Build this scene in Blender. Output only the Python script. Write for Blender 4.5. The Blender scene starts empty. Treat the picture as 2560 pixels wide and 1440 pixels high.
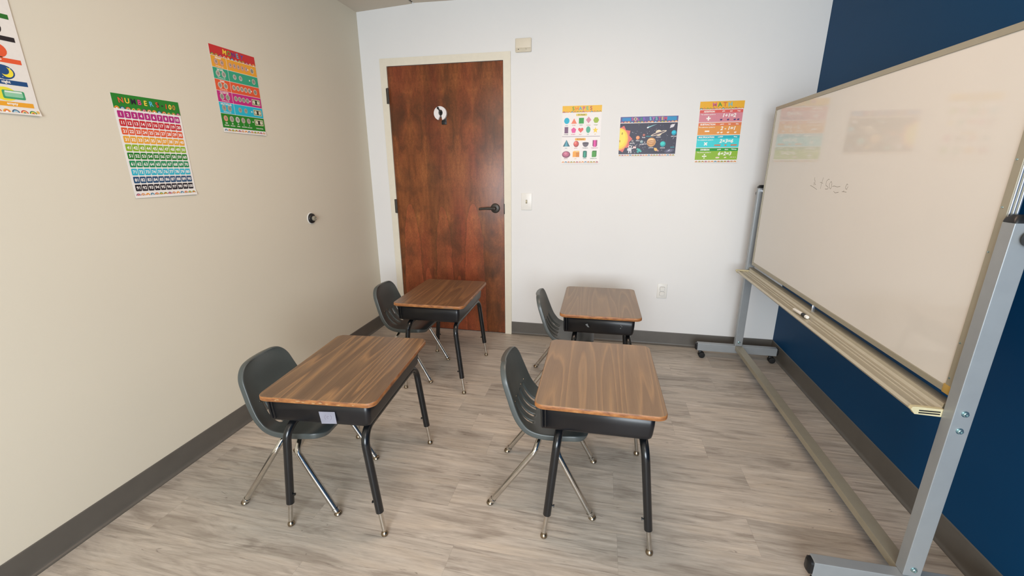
import bpy, bmesh, math, random
from mathutils import Vector, Matrix, Euler
from math import sin, cos, pi, radians as rad

# ------------------------------------------------------------------ camera / world / light
scene = bpy.context.scene
col = scene.collection
W, H, D0 = 3.237, 2.545, -5.5          # room: x 0..W, back wall y=0, front wall y=D0, z 0..H
cam_d = bpy.data.cameras.new('camera')
cam = bpy.data.objects.new('camera', cam_d)
col.objects.link(cam)
right = Vector((0.978846, 0.204570, -0.003448))
up = Vector((-0.052846, 0.269072, 0.961669))
fwd = Vector((-0.197656, 0.941144, -0.274191))
m = Matrix.Identity(4)
for i in range(3):
    m[i][0] = right[i]; m[i][1] = up[i]; m[i][2] = -fwd[i]
m.translation = Vector((1.90492, -3.34912, 1.38499))
cam.matrix_world = m
cam_d.sensor_width = 36
cam_d.lens = 1058.62 / 2560 * 36
cam_d.clip_start = 0.02
scene.camera = cam

scene.view_settings.view_transform = 'Standard'
scene.view_settings.look = 'None'
scene.view_settings.gamma = 1
scene.view_settings.use_curve_mapping = False
scene.view_settings.exposure = 0.0

world = bpy.data.worlds.new('daylight'); scene.world = world
world.use_nodes = True
wn = world.node_tree.nodes; wl = world.node_tree.links
wn['Background'].inputs['Color'].default_value = (0.62, 0.78, 1.0, 1)
wn['Background'].inputs['Strength'].default_value = 1.2

def area(name, loc, rot, sx, sy, power, color, spread=pi):
    l = bpy.data.lights.new(name, 'AREA'); l.shape = 'RECTANGLE'; l.size = sx; l.size_y = sy
    l.energy = power; l.color = color; l.spread = spread
    o = bpy.data.objects.new(name, l); o.location = loc; o.rotation_euler = rot
    col.objects.link(o); return o
# daylight through the window in the wall behind the camera
area('window_daylight', (2.05, D0 + 0.05, 1.35), (rad(90), 0, 0), 1.9, 1.5, 138, (0.925, 1.0, 1.06))
LAMPS = [((1.62, -1.75), 17), ((1.62, -3.95), 3)]
for (lx, ly), p in LAMPS:
    area('ceiling_lamp', (lx, ly, H - 0.035), (0, 0, 0), 1.15, 0.56, p, (1.0, 0.70, 0.52))

# ------------------------------------------------------------------ helpers
def srgb(h):
    if isinstance(h, str):
        h = h.lstrip('#'); c = [int(h[i:i+2], 16) / 255 for i in (0, 2, 4)]
    else: c = [v / 255 for v in h]
    return tuple((v / 12.92 if v <= 0.04045 else ((v + 0.055) / 1.055) ** 2.4) for v in c) + (1,)

class NT:
    def __init__(s, name):
        s.m = bpy.data.materials.new(name); s.m.use_nodes = True
        s.t = s.m.node_tree; s.n = s.t.nodes; s.l = s.t.links
        s.b = s.n['Principled BSDF']
    def node(s, t, **kw):
        n = s.n.new(t)
        for k, v in kw.items(): setattr(n, k, v)
        return n
    def link(s, a, b): s.l.new(a, b)
    def coords(s, kind='Object', scale=(1, 1, 1), loc=(0, 0, 0), src=None):
        mp = s.node('ShaderNodeMapping'); mp.inputs['Scale'].default_value = scale; mp.inputs['Location'].default_value = loc
        if src is None:
            tc = s.node('ShaderNodeTexCoord'); src = tc.outputs[kind]
        s.link(src, mp.inputs['Vector']); return mp.outputs['Vector']
    def noise(s, vec, scale=5, detail=4, rough=0.5, dist=0):
        n = s.node('ShaderNodeTexNoise'); n.inputs['Scale'].default_value = scale
        n.inputs['Detail'].default_value = detail; n.inputs['Roughness'].default_value = rough
        n.inputs['Distortion'].default_value = dist
        s.link(vec, n.inputs['Vector']); return n.outputs['Fac']
    def ramp(s, fac, stops, interp='LINEAR'):
        r = s.node('ShaderNodeValToRGB'); cr = r.color_ramp; cr.interpolation = interp
        while len(cr.elements) < len(stops): cr.elements.new(0.5)
        for e, (p, c) in zip(cr.elements, stops):
            e.position = p; e.color = c if len(c) == 4 else tuple(c) + (1,)
        s.link(fac, r.inputs['Fac']); return r.outputs['Color']
    def mix(s, fac, a, b, mode='MIX'):
        n = s.node('ShaderNodeMix', data_type='RGBA', blend_type=mode)
        for sock, v in ((0, fac), (6, a), (7, b)):
            if hasattr(v, 'is_output'): s.link(v, n.inputs[sock])
            else: n.inputs[sock].default_value = v
        return n.outputs[2]
    def math(s, op, a, b=0.5):
        n = s.node('ShaderNodeMath', operation=op)
        for i, v in enumerate((a, b)):
            if hasattr(v, 'is_output'): s.link(v, n.inputs[i])
            else: n.inputs[i].default_value = v
        return n.outputs[0]
    def bump(s, h, strength=0.1, dist=0.002):
        b = s.node('ShaderNodeBump'); b.inputs['Strength'].default_value = strength; b.inputs['Distance'].default_value = dist
        s.link(h, b.inputs['Height']); s.link(b.outputs['Normal'], s.b.inputs['Normal'])
    def set(s, color=None, rough=None, metal=None, spec=None, coat=None, coatr=None):
        for k, v in (('Base Color', color), ('Roughness', rough), ('Metallic', metal), ('Specular IOR Level', spec), ('Coat Weight', coat), ('Coat Roughness', coatr)):
            if v is None: continue
            if hasattr(v, 'is_output'): s.link(v, s.b.inputs[k])
            else: s.b.inputs[k].default_value = v
        return s.m

def simple(name, c, rough=0.5, metal=0.0, var=0.06, scale=30, bump=0.0, bscale=None, spec=None, coat=None, coatr=None):
    """a plain surface with slight procedural unevenness of tone"""
    n = NT(name); c = srgb(c)
    v = n.coords()
    f = n.noise(v, scale, 4, 0.55)
    a = tuple(max(0, x * (1 - var)) for x in c[:3]) + (1,); b = tuple(min(1, x * (1 + var)) for x in c[:3]) + (1,)
    colr = n.ramp(f, [(0.3, a), (0.7, b)])
    if bump: n.bump(n.noise(v, bscale or scale * 8, 3, 0.5), bump, 0.001)
    return n.set(color=colr, rough=rough, metal=metal, spec=spec, coat=coat, coatr=coatr)

def link(o, parent=None):
    col.objects.link(o)
    if parent is not None: o.parent = parent
    return o
def mesh_obj(name, bm, mat, parent=None, smooth=True, angle=35, normals=True, wn=False):
    me = bpy.data.meshes.new(name)
    if normals: bmesh.ops.recalc_face_normals(bm, faces=bm.faces)
    for f in bm.faces: f.smooth = smooth
    bm.to_mesh(me); bm.free()
    mats = mat if isinstance(mat, (list, tuple)) else [mat]
    for mm in mats: me.materials.append(mm)
    if smooth and angle < 180: me.set_sharp_from_angle(angle=rad(angle))
    ob = link(bpy.data.objects.new(name, me), parent)
    if wn:
        w_ = ob.modifiers.new('flat faces', 'WEIGHTED_NORMAL'); w_.keep_sharp = True; w_.weight = 100
    return ob
def thing(name, label, cat, loc=(0, 0, 0), rz=0, group=None):
    o = bpy.data.objects.new(name, None); o.empty_display_size = 0.05
    o.location = loc; o.rotation_euler = (0, 0, rz); link(o)
    return tag(o, label, cat, group)
def tag(o, label, cat, group=None, kind=None):
    o['label'] = label; o['category'] = cat
    if group: o['group'] = group
    if kind: o['kind'] = kind
    return o
def struct(o, label, cat): return tag(o, label, cat, kind='structure')

def box(bm, x0, x1, y0, y1, z0, z1, bev=0, seg=2, mat=0):
    r = bmesh.ops.create_cube(bm, size=1)
    for v in r['verts']:
        v.co = Vector(((x0 + x1) / 2 + v.co.x * (x1 - x0), (y0 + y1) / 2 + v.co.y * (y1 - y0), (z0 + z1) / 2 + v.co.z * (z1 - z0)))
    fs = {f for v in r['verts'] for f in v.link_faces}
    for f in fs: f.material_index = mat
    if bev:
        es = list({e for v in r['verts'] for e in v.link_edges})
        rr = bmesh.ops.bevel(bm, geom=es, offset=bev, segments=seg, affect='EDGES', profile=0.5)
        for f in rr['faces']: f.material_index = mat
    return bm
def B(*a, **k): return box(bmesh.new(), *a, **k)

def lathe(bm, prof, mtx=None, n=24, mat=0):
    """prof: (r, h) points revolved round z, then moved by mtx"""
    rings = []
    mtx = mtx or Matrix.Identity(4)
    for r, h in prof:
        if r < 1e-6: rings.append([bm.verts.new(mtx @ Vector((0, 0, h)))])
        else: rings.append([bm.verts.new(mtx @ Vector((r * cos(2 * pi * i / n), r * sin(2 * pi * i / n), h))) for i in range(n)])
    for a, b in zip(rings, rings[1:]):
        for i in range(n):
            j = (i + 1) % n
            if len(a) == 1 and len(b) == 1: continue
            if len(a) == 1: f = bm.faces.new((a[0], b[i], b[j]))
            elif len(b) == 1: f = bm.faces.new((a[i], a[j], b[0]))
            else: f = bm.faces.new((a[i], a[j], b[j], b[i]))
            f.material_index = mat
    return bm
def axis_mtx(p, d):
    """z axis -> direction d, origin p"""
    q = Vector((0, 0, 1)).rotation_difference(Vector(d).normalized())
    return Matrix.Translation(Vector(p)) @ q.to_matrix().to_4x4()
def fillet(pts, radii, seg=10):
    pts = [Vector(p) for p in pts]; out = [pts[0]]
    for i in range(1, len(pts) - 1):
        r = radii[i - 1]; p = pts[i]; a = (pts[i-1] - p).normalized(); b = (pts[i+1] - p).normalized()
        ang = a.angle(b)
        if r <= 0 or ang > pi - 0.02: out.append(p); continue
        t = r / math.tan(ang / 2); s = p + a * t; e = p + b * t
        c = p + (a + b).normalized() * (r / math.sin(ang / 2))
        for k in range(seg + 1):
            v0 = s - c; v1 = e - c; tot = v0.angle(v1); f = k / seg
            v = (v0 * sin((1 - f) * tot) + v1 * sin(f * tot)) / sin(tot)
            out.append(c + v)
    out.append(pts[-1]); return out
def tube(bm, pts, r, n=16, cap=True, mat=0):
    pts = [Vector(p) for p in pts]
    rs = r if isinstance(r, (list, tuple)) else [r] * len(pts)
    tan = []
    for i in range(len(pts)):
        a = pts[max(i - 1, 0)]; b = pts[min(i + 1, len(pts) - 1)]; tan.append((b - a).normalized())
    u = tan[0].orthogonal().normalized(); rings = []
    for i, p in enumerate(pts):
        if i:
            q = tan[i-1].rotation_difference(tan[i]); u = q @ u
        u = (u - tan[i] * u.dot(tan[i])).normalized(); w = tan[i].cross(u)
        rings.append([bm.verts.new(p + (u * cos(2*pi*k/n) + w * sin(2*pi*k/n)) * rs[i]) for k in range(n)])
    for a, b in zip(rings, rings[1:]):
        for k in range(n):
            f = bm.faces.new((a[k], a[(k+1) % n], b[(k+1) % n], b[k])); f.material_index = mat
    if cap:
        bm.faces.new(rings[0][::-1]).material_index = mat; bm.faces.new(rings[-1]).material_index = mat
    return bm
def rrect(x0, x1, y0, y1, r, seg=8):
    out = []
    for cx, cy, a0 in ((x1 - r, y1 - r, 0), (x0 + r, y1 - r, 90), (x0 + r, y0 + r, 180), (x1 - r, y0 + r, 270)):
        for k in range(seg + 1):
            a = rad(a0 + 90 * k / seg); out.append((cx + r * cos(a), cy + r * sin(a)))
    return out
def loft(bm, rings, cap0=True, cap1=True, closed=True, mat=0):
    vr = [[bm.verts.new(Vector(p)) for p in ring] for ring in rings]
    n = len(vr[0])
    for a, b in zip(vr, vr[1:]):
        for k in range(n if closed else n - 1):
            f = bm.faces.new((a[k], a[(k+1) % n], b[(k+1) % n], b[k])); f.material_index = mat
    if cap0: bm.faces.new(vr[0][::-1]).material_index = mat
    if cap1: bm.faces.new(vr[-1]).material_index = mat
    return vr
def prism(bm, poly, axis, a, b, bev=0, mat=0):
    """2D polygon extruded along axis ('x','y','z') from a to b"""
    def P(u, v, w):
        return {'x': (w, u, v), 'y': (u, w, v), 'z': (u, v, w)}[axis]
    r = loft(bm, [[P(u, v, a) for u, v in poly], [P(u, v, b) for u, v in poly]], mat=mat)
    if bev:
        es = [e for e in {e for ring in r for v in ring for e in v.link_edges} if len(e.link_faces) == 2 and e.calc_face_angle(0) > 0.7]
        bmesh.ops.bevel(bm, geom=es, offset=bev, segments=2, affect='EDGES')
    return bm

# ------------------------------------------------------------------ materials
def wall_paint(name, c, rough=0.85, tex=0.12, spec=0.35):
    n = NT(name); v = n.coords(); c = srgb(c)
    f = n.noise(v, 1.3, 3, 0.5)
    colr = n.ramp(f, [(0.3, tuple(x * 0.975 for x in c[:3]) + (1,)), (0.7, c)])
    n.bump(n.noise(v, 160, 3, 0.6), tex, 0.0012)
    return n.set(color=colr, rough=rough, spec=spec)
M = {}
M['wall_white'] = wall_paint('white wall paint', '#E9E9E8', 0.6)
M['wall_warm_light'] = wall_paint('warm-lit white wall paint', '#D9D2C0', 0.8)  # same off-white paint, with warm bounce light put into its colour
M['wall_blue'] = wall_paint('navy blue wall paint', '#003D66', 0.5, 0.05, 0.16)
M['ceiling'] = wall_paint('ceiling tile', '#CFC6B8', 0.95, 0.3)
M['base'] = simple('dark grey vinyl baseboard', '#5A5650', 0.42, var=0.08, scale=9)
M['frame'] = simple('cream door frame paint', '#E5DFCE', 0.42, var=0.02)
M['black_plastic'] = simple('black plastic', '#17181A', 0.38)
M['iron'] = simple('oil rubbed dark bronze', '#46423E', 0.42, 0.4)
M['white_plastic'] = simple('white plastic', '#E8E7E2', 0.32, var=0.02)
M['ivory_plastic'] = simple('ivory plastic', '#E2D9C6', 0.4, var=0.02)
M['slot'] = simple('dark opening', '#0C0B0A', 0.8)
M['metal_black'] = simple('black enamelled steel', '#111217', 0.36, 0.0, var=0.18, scale=14, spec=0.55, bump=0.05, bscale=160)
M['tube_black'] = simple('black enamelled tube', '#121417', 0.24, 0.0, var=0.15, scale=30, spec=0.6)
M['chrome'] = simple('chrome plated steel', '#CFCBC4', 0.13, 1.0, var=0.08, scale=40)
M['nickel'] = simple('tarnished nickel glide', '#9B8B76', 0.24, 1.0, var=0.22, scale=60)
M['alu'] = simple('satin aluminium', '#9DA2A5', 0.42, 0.4, var=0.03, scale=18)
M['alu_frame'] = simple('champagne aluminium frame', '#A39D8B', 0.42, 0.35, var=0.03, scale=18)
M['alu_bright'] = simple('bright ribbed aluminium', '#D6DAE2', 0.2, 0.9, var=0.03)
M['tray'] = simple('champagne aluminium tray', '#BDB6A3', 0.42, 0.35, var=0.03)
M['tray_cap'] = simple('yellowed plastic end cap', '#C6BC98', 0.5)
M['bolt'] = simple('zinc plated bolt', '#A9C4C8', 0.2, 0.9)
M['board'] = simple('glossy whiteboard enamel', '#D6D2CB', 0.06, var=0.012, scale=2.2, spec=0.62)
M['tape'] = simple('amber tape', '#B0914A', 0.5)
M['ink'] = simple('grey dry marker ink', '#8A857C', 0.7)
M['paper'] = simple('pale grey paper', '#8E8E9A', 0.9)
M['pencil'] = simple('faint pencil', '#857888', 0.9)
M['rubber'] = simple('black rubber', '#0E0E0E', 0.7)
M['scuff'] = simple('bare scuffed paint', '#7C7F80', 0.6)
M['chip'] = simple('bare chipped edge wood', '#B89468', 0.8)

def floor_mat():
    n = NT('grey oak vinyl planks')
    at = n.node('ShaderNodeAttribute'); at.attribute_name = 'plank'
    sep = n.node('ShaderNodeSeparateColor'); n.link(at.outputs['Color'], sep.inputs['Color'])
    tc = n.node('ShaderNodeTexCoord')
    off = n.node('ShaderNodeVectorMath', operation='SCALE'); n.link(at.outputs['Vector'], off.inputs[0]); off.inputs['Scale'].default_value = 37.0
    add = n.node('ShaderNodeVectorMath', operation='ADD'); n.link(tc.outputs['Object'], add.inputs[0]); n.link(off.outputs[0], add.inputs[1])
    vec = add.outputs[0]
    grain = n.noise(n.coords(scale=(2.2, 34, 1), src=vec), 2.2, 7, 0.62, 0.5)
    fine = n.noise(n.coords(scale=(9, 170, 1), src=vec), 3, 4, 0.6)
    broad = n.noise(n.coords(scale=(1.3, 7, 1), src=vec), 2.0, 4, 0.6, 0.9)
    streak = n.noise(n.coords(scale=(1.5, 24, 1), src=vec), 2.6, 6, 0.66, 0.7)
    knot = n.noise(n.coords(scale=(3.0, 11, 1), src=vec), 3.1, 3, 0.55, 1.2)
    base = n.ramp(grain, [(0.28, srgb('#A69D93')), (0.47, srgb('#B9B1A7')), (0.62, srgb('#C4BDB3')), (0.8, srgb('#CDC7BE'))])
    cool = n.ramp(broad, [(0.34, srgb('#C4BFBA')), (0.5, srgb('#F6F4F2')), (0.75, srgb('#FFF8EE'))])
    c = n.mix(0.75, base, cool, 'MULTIPLY')
    tone = n.ramp(sep.outputs[0], [(0, (0.88, 0.875, 0.87, 1)), (0.5, (0.97, 0.967, 0.963, 1)), (1, (1.10, 1.09, 1.08, 1))])
    c = n.mix(1.0, c, tone, 'MULTIPLY')
    fl = n.ramp(fine, [(0.35, (0.93, 0.93, 0.93, 1)), (0.6, (1.03, 1.03, 1.03, 1))])
    c = n.mix(1.0, c, fl, 'MULTIPLY')
    sk = n.ramp(streak, [(0.58, (0, 0, 0, 1)), (0.67, (1, 1, 1, 1))])
    c = n.mix(n.math('MULTIPLY', sk, 0.5), c, srgb('#6E655C'))
    kn = n.ramp(knot, [(0.69, (0, 0, 0, 1)), (0.77, (1, 1, 1, 1))])
    c = n.mix(n.math('MULTIPLY', kn, 0.75), c, srgb('#574E46'))
    n.bump(fine, 0.10, 0.0008)
    rg = n.ramp(grain, [(0.3, (0.42,)*3), (0.7, (0.33,)*3)])
    return n.set(color=c, rough=rg, spec=0.45)
M['floor'] = floor_mat()

def laminate():
    n = NT('walnut laminate')
    tc = n.node('ShaderNodeTexCoord'); oi = n.node('ShaderNodeObjectInfo')
    cx = n.node('ShaderNodeCombineXYZ')
    for i, k in enumerate((5.3, 3.1, 1.0)):
        n.link(n.math('MULTIPLY', oi.outputs['Random'], k), cx.inputs[i])
    add = n.node('ShaderNodeVectorMath', operation='ADD'); n.link(tc.outputs['Object'], add.inputs[0]); n.link(cx.outputs[0], add.inputs[1])
    vec = add.outputs[0]
    # cathedral figure: long stretched rings pushed about by noise
    ringv = n.coords(scale=(1.0, 0.055, 1.0), src=vec)
    wob = n.node('ShaderNodeTexNoise'); wob.inputs['Scale'].default_value = 7.0; wob.inputs['Detail'].default_value = 3
    n.link(ringv, wob.inputs['Vector'])
    sc = n.node('ShaderNodeVectorMath', operation='SCALE'); n.link(wob.outputs['Color'], sc.inputs[0]); sc.inputs['Scale'].default_value = 0.055
    ad2 = n.node('ShaderNodeVectorMath', operation='ADD'); n.link(ringv, ad2.inputs[0]); n.link(sc.outputs[0], ad2.inputs[1])
    band = n.noise(n.coords(scale=(1, 1, 1), src=ad2.outputs[0]), 8.0, 1, 0.4)
    saw = n.math('FRACT', n.math('MULTIPLY', band, 13.0))
    fig = n.ramp(saw, [(0.0, srgb('#6B5745')), (0.45, srgb('#735E4A')), (0.72, srgb('#7F6850')), (0.86, srgb('#957757')), (1.0, srgb('#6F5A47'))])
    grain = n.noise(n.coords(scale=(90, 3.2, 1), src=vec), 3, 5, 0.6)
    g2 = n.ramp(grain, [(0.3, (0.80, 0.79, 0.78, 1)), (0.7, (1.10, 1.09, 1.06, 1))])
    c = n.mix(1.0, fig, g2, 'MULTIPLY')
    wide = n.noise(n.coords(scale=(14, 1.2, 1), src=vec), 1.4, 3, 0.5)
    c = n.mix(1.0, c, n.ramp(wide, [(0.3, (0.88, 0.86, 0.85, 1)), (0.7, (1.10, 1.09, 1.06, 1))]), 'MULTIPLY')
    # tint and contrast come from the object's colour; desk_c and desk_d carry painted reflections
    c = n.mix(n.math('SUBTRACT', 1.0, oi.outputs['Alpha']), c, srgb('#84694E'))
    c = n.mix(1.0, c, oi.outputs['Color'], 'MULTIPLY')
    return n.set(color=c, rough=0.3, spec=0.5)
M['laminate'] = laminate()
def edge_band():
    n = NT('worn wood edge')
    v = n.coords(scale=(1, 1, 3))
    f = n.noise(v, 26, 5, 0.6)
    c = n.ramp(f, [(0.28, srgb('#5B3623')), (0.42, srgb('#8E5A34')), (0.6, srgb('#A9703F')), (0.70, srgb('#B98350')), (0.78, srgb('#CBA878'))])
    return n.set(color=c, rough=0.5)
M['edge'] = edge_band()

def door_mat():
    n = NT('stained birch veneer')
    tc = n.node('ShaderNodeTexCoord'); sp = n.node('ShaderNodeSeparateXYZ'); n.link(tc.outputs['Object'], sp.inputs[0])
    wob = n.noise(n.coords(scale=(0.6, 1, 1.0)), 2, 2)
    xs = n.math('ADD', sp.outputs['X'], n.math('MULTIPLY', wob, 0.035))
    leaf = n.math('FLOOR', n.math('MULTIPLY', xs, 7.6))
    wn_ = n.node('ShaderNodeTexWhiteNoise'); wn_.noise_dimensions = '1D'; n.link(leaf, wn_.inputs['W'])
    # mirrored (book-matched) coordinates inside each veneer leaf
    pp = n.math('PINGPONG', xs, 0.1316)
    cb = n.node('ShaderNodeCombineXYZ'); n.link(pp, cb.inputs[0]); n.link(sp.outputs['Z'], cb.inputs[2])
    mott = n.noise(n.coords(scale=(9, 1, 2.6), src=cb.outputs[0]), 1.1, 6, 0.62, 0.9)
    c = n.ramp(mott, [(0.30, srgb('#56351F')), (0.46, srgb('#764528')), (0.58, srgb('#88522F')), (0.74, srgb('#A26B3E'))])
    red = n.noise(n.coords(scale=(5, 1, 0.9), loc=(3, 0, 7)), 0.8, 3, 0.5)
    c = n.mix(n.ramp(red, [(0.42, (0, 0, 0, 1)), (0.66, (0.55,)*3 + (1,))]), c, srgb('#84392A'))
    # tall flame-shaped cathedral figure in the lower half of the veneer
    wz = n.noise(n.coords(scale=(3, 1, 3)), 1.5, 2)
    zz = n.math('ADD', sp.outputs['Z'], n.math('MULTIPLY', wz, 0.10))
    xw = n.math('ADD', xs, n.math('MULTIPLY', n.math('SUBTRACT', n.noise(n.coords(scale=(4, 1, 4), loc=(9, 0, 4)), 2.2, 4, 0.6), 0.5), 0.035))
    for ax, az, aw in ((0.335, 1.14, 0.075), (0.62, 1.12, 0.065), (0.885, 1.15, 0.080), (0.47, 0.62, 0.05), (0.75, 0.55, 0.05)):
        dz_ = n.math('MAXIMUM', n.math('SUBTRACT', az, zz), 0.0)
        wid = n.math('MINIMUM', n.math('MULTIPLY', n.math('POWER', dz_, 0.5), aw * 1.7), n.math('ADD', aw * 0.8, n.math('MULTIPLY', dz_, 0.03)))
        d_ = n.math('SUBTRACT', wid, n.math('ABSOLUTE', n.math('SUBTRACT', xw, ax + 0.0175)))
        d_ = n.math('SUBTRACT', d_, n.math('MULTIPLY', n.math('MAXIMUM', n.math('SUBTRACT', zz, az), 0.0), 2.0))
        val = n.math('ADD', n.math('MULTIPLY', d_, 18.0), 0.35)
        c = n.mix(n.ramp(val, [(0.0, (0, 0, 0, 1)), (0.28, (0.3,)*3 + (1,)), (0.36, (0, 0, 0, 1))]), c, srgb('#4E3320'))
        c = n.mix(n.ramp(val, [(0.30, (0, 0, 0, 1)), (0.38, (0.6,)*3 + (1,)), (0.50, (0.38,)*3 + (1,)), (1.0, (0.34,)*3 + (1,))]), c, srgb('#A35438'))
    tone = n.ramp(wn_.outputs['Value'], [(0, (0.86,)*3 + (1,)), (1, (1.14, 1.10, 1.06, 1))])
    c = n.mix(1.0, c, tone, 'MULTIPLY')
    curl = n.noise(n.coords(scale=(22, 1, 11), src=cb.outputs[0]), 2.4, 6, 0.65, 3.0)
    c = n.mix(1.0, c, n.ramp(curl, [(0.36, (0.82, 0.80, 0.78, 1)), (0.5, (1, 1, 1, 1)), (0.68, (1.30, 1.22, 1.12, 1))]), 'MULTIPLY')
    fine = n.noise(n.coords(scale=(150, 1, 4)), 2, 3)
    c = n.mix(1.0, c, n.ramp(fine, [(0.3, (0.93,)*3 + (1,)), (0.7, (1.06,)*3 + (1,))]), 'MULTIPLY')
    # darker water-stain like blotches
    bl = n.noise(n.coords(scale=(2.6, 1, 2.2), loc=(1, 0, 2)), 1.5, 4, 0.6, 0.4)
    c = n.mix(n.ramp(bl, [(0.50, (0, 0, 0, 1)), (0.66, (0.55,)*3 + (1,))]), c, srgb('#452F20'))
    return n.set(color=c, rough=0.34, spec=0.45)
M['door'] = door_mat()

def chair_mat():
    n = NT('slate blue moulded plastic')
    v = n.coords()
    f = n.noise(v, 7, 3, 0.5)
    c = n.ramp(f, [(0.3, srgb('#454A49')), (0.7, srgb('#4D5352'))])
    n.bump(n.noise(v, 420, 2, 0.5), 0.16, 0.0006)
    return n.set(color=c, rough=0.33, spec=0.55)
M['chair'] = chair_mat()
def print_mat():
    n = NT('printed poster paper')
    at = n.node('ShaderNodeAttribute'); at.attribute_name = 'print'
    f = n.noise(n.coords(), 90, 2)
    c = n.mix(1.0, at.outputs['Color'], n.ramp(f, [(0.3, (0.97,)*3 + (1,)), (0.7, (1, 1, 1, 1))]), 'MULTIPLY')
    return n.set(color=c, rough=0.42, spec=0.4)
M['print'] = print_mat()
def emit_mat(name, c, s):
    n = NT(name); n.b.inputs['Emission Color'].default_value = c; n.b.inputs['Emission Strength'].default_value = s
    return n.set(color=(0.9, 0.9, 0.9, 1), rough=0.5)
M['diffuser'] = emit_mat('lit diffuser', (1.0, 0.82, 0.6, 1), 1.6)

# ------------------------------------------------------------------ room shell
PW, PL = 0.1785, 1.22
def build_floor():
    bm = bmesh.new(); lay = bm.loops.layers.float_color.new('plank')
    rnd = random.Random(5)
    box(bm, -0.1, W + 0.1, D0 - 0.1, 0.1, -0.06, -0.0015, mat=1)
    row = 0; y = -2.137 + 12 * PW
    joints = {14: 0.0}
    k = 12
    while y > D0:
        y0, y1 = max(y - PW, D0), min(y, 0.0)
        # end joints measured on the near rows, the rest staggered at random
        j0 = {0: 2.03, -1: 1.42, 1: 2.55, 2: 2.022, 3: 2.62, -2: 0.9}.get(k - 1, rnd.uniform(0, PL))
        if y1 > y0 + 0.01:
            x = j0 - math.ceil(j0 / PL) * PL
            while x < W:
                a, b = max(x, 0), min(x + PL, W)
                if b - a > 0.01:
                    g = 0.00012
                    vs = [bm.verts.new((px, py, 0)) for px, py in ((a + g, y0 + g), (b - g, y0 + g), (b - g, y1 - g), (a + g, y1 - g))]
                    f = bm.faces.new(vs); f.material_index = 0
                    cc = (rnd.random(), rnd.random(), rnd.random(), 1)
                    for l in f.loops: l[lay] = cc
                x += PL
        y -= PW; k -= 1
    o = mesh_obj('floor', bm, [M['floor'], M['slot']], smooth=False, normals=False)
    return struct(o, 'greige wood-look vinyl plank floor of the classroom', 'floor')
build_floor()
DL, DW, DH = 0.2222, 0.9187, 2.134     # door leaf
T = 0.12
bm = bmesh.new()
box(bm, -T, DL - 0.003, 0, T, 0, 2.62); box(bm, DL + DW + 0.003, W + T, 0, T, 0, 2.62); box(bm, DL - 0.003, DL + DW + 0.003, 0, T, DH + 0.006, 2.62)
struct(mesh_obj('wall_back', bm, M['wall_white'], smooth=False), 'white wall with the wooden door and three posters', 'wall')
struct(mesh_obj('wall_left', B(-T, 0, D0 - T, 0, 0, 2.62), M['wall_warm_light'], smooth=False), 'white wall on the left, tinted with painted-in warm light, holding three posters', 'wall')
struct(mesh_obj('wall_right', B(W, W + T, D0 - T, 0, 0, 2.62), M['wall_blue'], smooth=False), 'navy blue wall behind the rolling whiteboard', 'wall')
bm = bmesh.new(); WX0, WX1, WZ0, WZ1 = 1.05, 3.05, 0.55, 2.15
box(bm, 0, WX0, D0 - T, D0, 0, 2.62); box(bm, WX1, W, D0 - T, D0, 0, 2.62)
box(bm, WX0, WX1, D0 - T, D0, 0, WZ0); box(bm, WX0, WX1, D0 - T, D0, WZ1, 2.62)
struct(mesh_obj('wall_front', bm, M['wall_warm_light'], smooth=False), 'warm white wall with the window behind the viewer', 'wall')
bm = bmesh.new()
for x0, x1, z0, z1 in ((WX0, WX0 + .05, WZ0, WZ1), (WX1 - .05, WX1, WZ0, WZ1), (WX0 + .05, WX1 - .05, WZ0, WZ0 + .05), (WX0 + .05, WX1 - .05, WZ1 - .05, WZ1)):
    box(bm, x0, x1, D0 - 0.09, D0 - 0.03, z0, z1, 0.004)
struct(mesh_obj('window_1', bm, M['alu_frame']), 'metal framed window in the wall behind the viewer', 'window')
# ceiling: level tiles, the tile row by the left wall dips towards the corner
bm = bmesh.new()
prism(bm, [(-T, 2.515), (0.0, 2.522), (0.456, 2.5465), (0.456, 2.64), (-T, 2.64)], 'y', D0 - T, 0)
prism(bm, [(0.470, 2.5505), (0.87, 2.545), (W + T, 2.545), (W + T, 2.64), (0.470, 2.64)], 'y', D0 - T, 0)
struct(mesh_obj('ceiling', bm, M['ceiling'], smooth=False), 'dull cream ceiling, its corner tile sagging by the left wall', 'ceiling')
bm = B(0.456, 0.470, D0, -0.001, 2.556, 2.60)
struct(mesh_obj('trim_1', bm, M['slot']), 'dark gap between ceiling tiles near the back left corner', 'ceiling gap')

def baseboard(name, label, p0, p1, nrm):
    """cove base: flat face with a small toe that flares on to the floor"""
    p0, p1, nrm = Vector(p0), Vector(p1), Vector(nrm)
    prof = [(0, 0), (0.017, 0), (0.017, 0.003), (0.010, 0.006), (0.006, 0.012), (0.0045, 0.02), (0.004, 0.104), (0.003, 0.109), (0.001, 0.1105), (0, 0.1105)]
    bm = bmesh.new()
    loft(bm, [[p + nrm * u + Vector((0, 0, z)) for u, z in prof] for p in (p0, p1)])
    return struct(mesh_obj(name, bm, M['base'], angle=50), label, 'baseboard')
FW = 0.058   # frame face width
baseboard('baseboard_left', 'dark grey vinyl baseboard along the long left wall', (0, D0, 0), (0, 0, 0), (1, 0, 0))
baseboard('baseboard_back', 'dark grey vinyl baseboard between the door and the blue wall', (DL + DW + FW, 0, 0), (W, 0, 0), (0, -1, 0))
baseboard('baseboard_back', 'short dark grey baseboard between the left corner and the door', (0, 0, 0), (DL - FW, 0, 0), (0, -1, 0))
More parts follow.
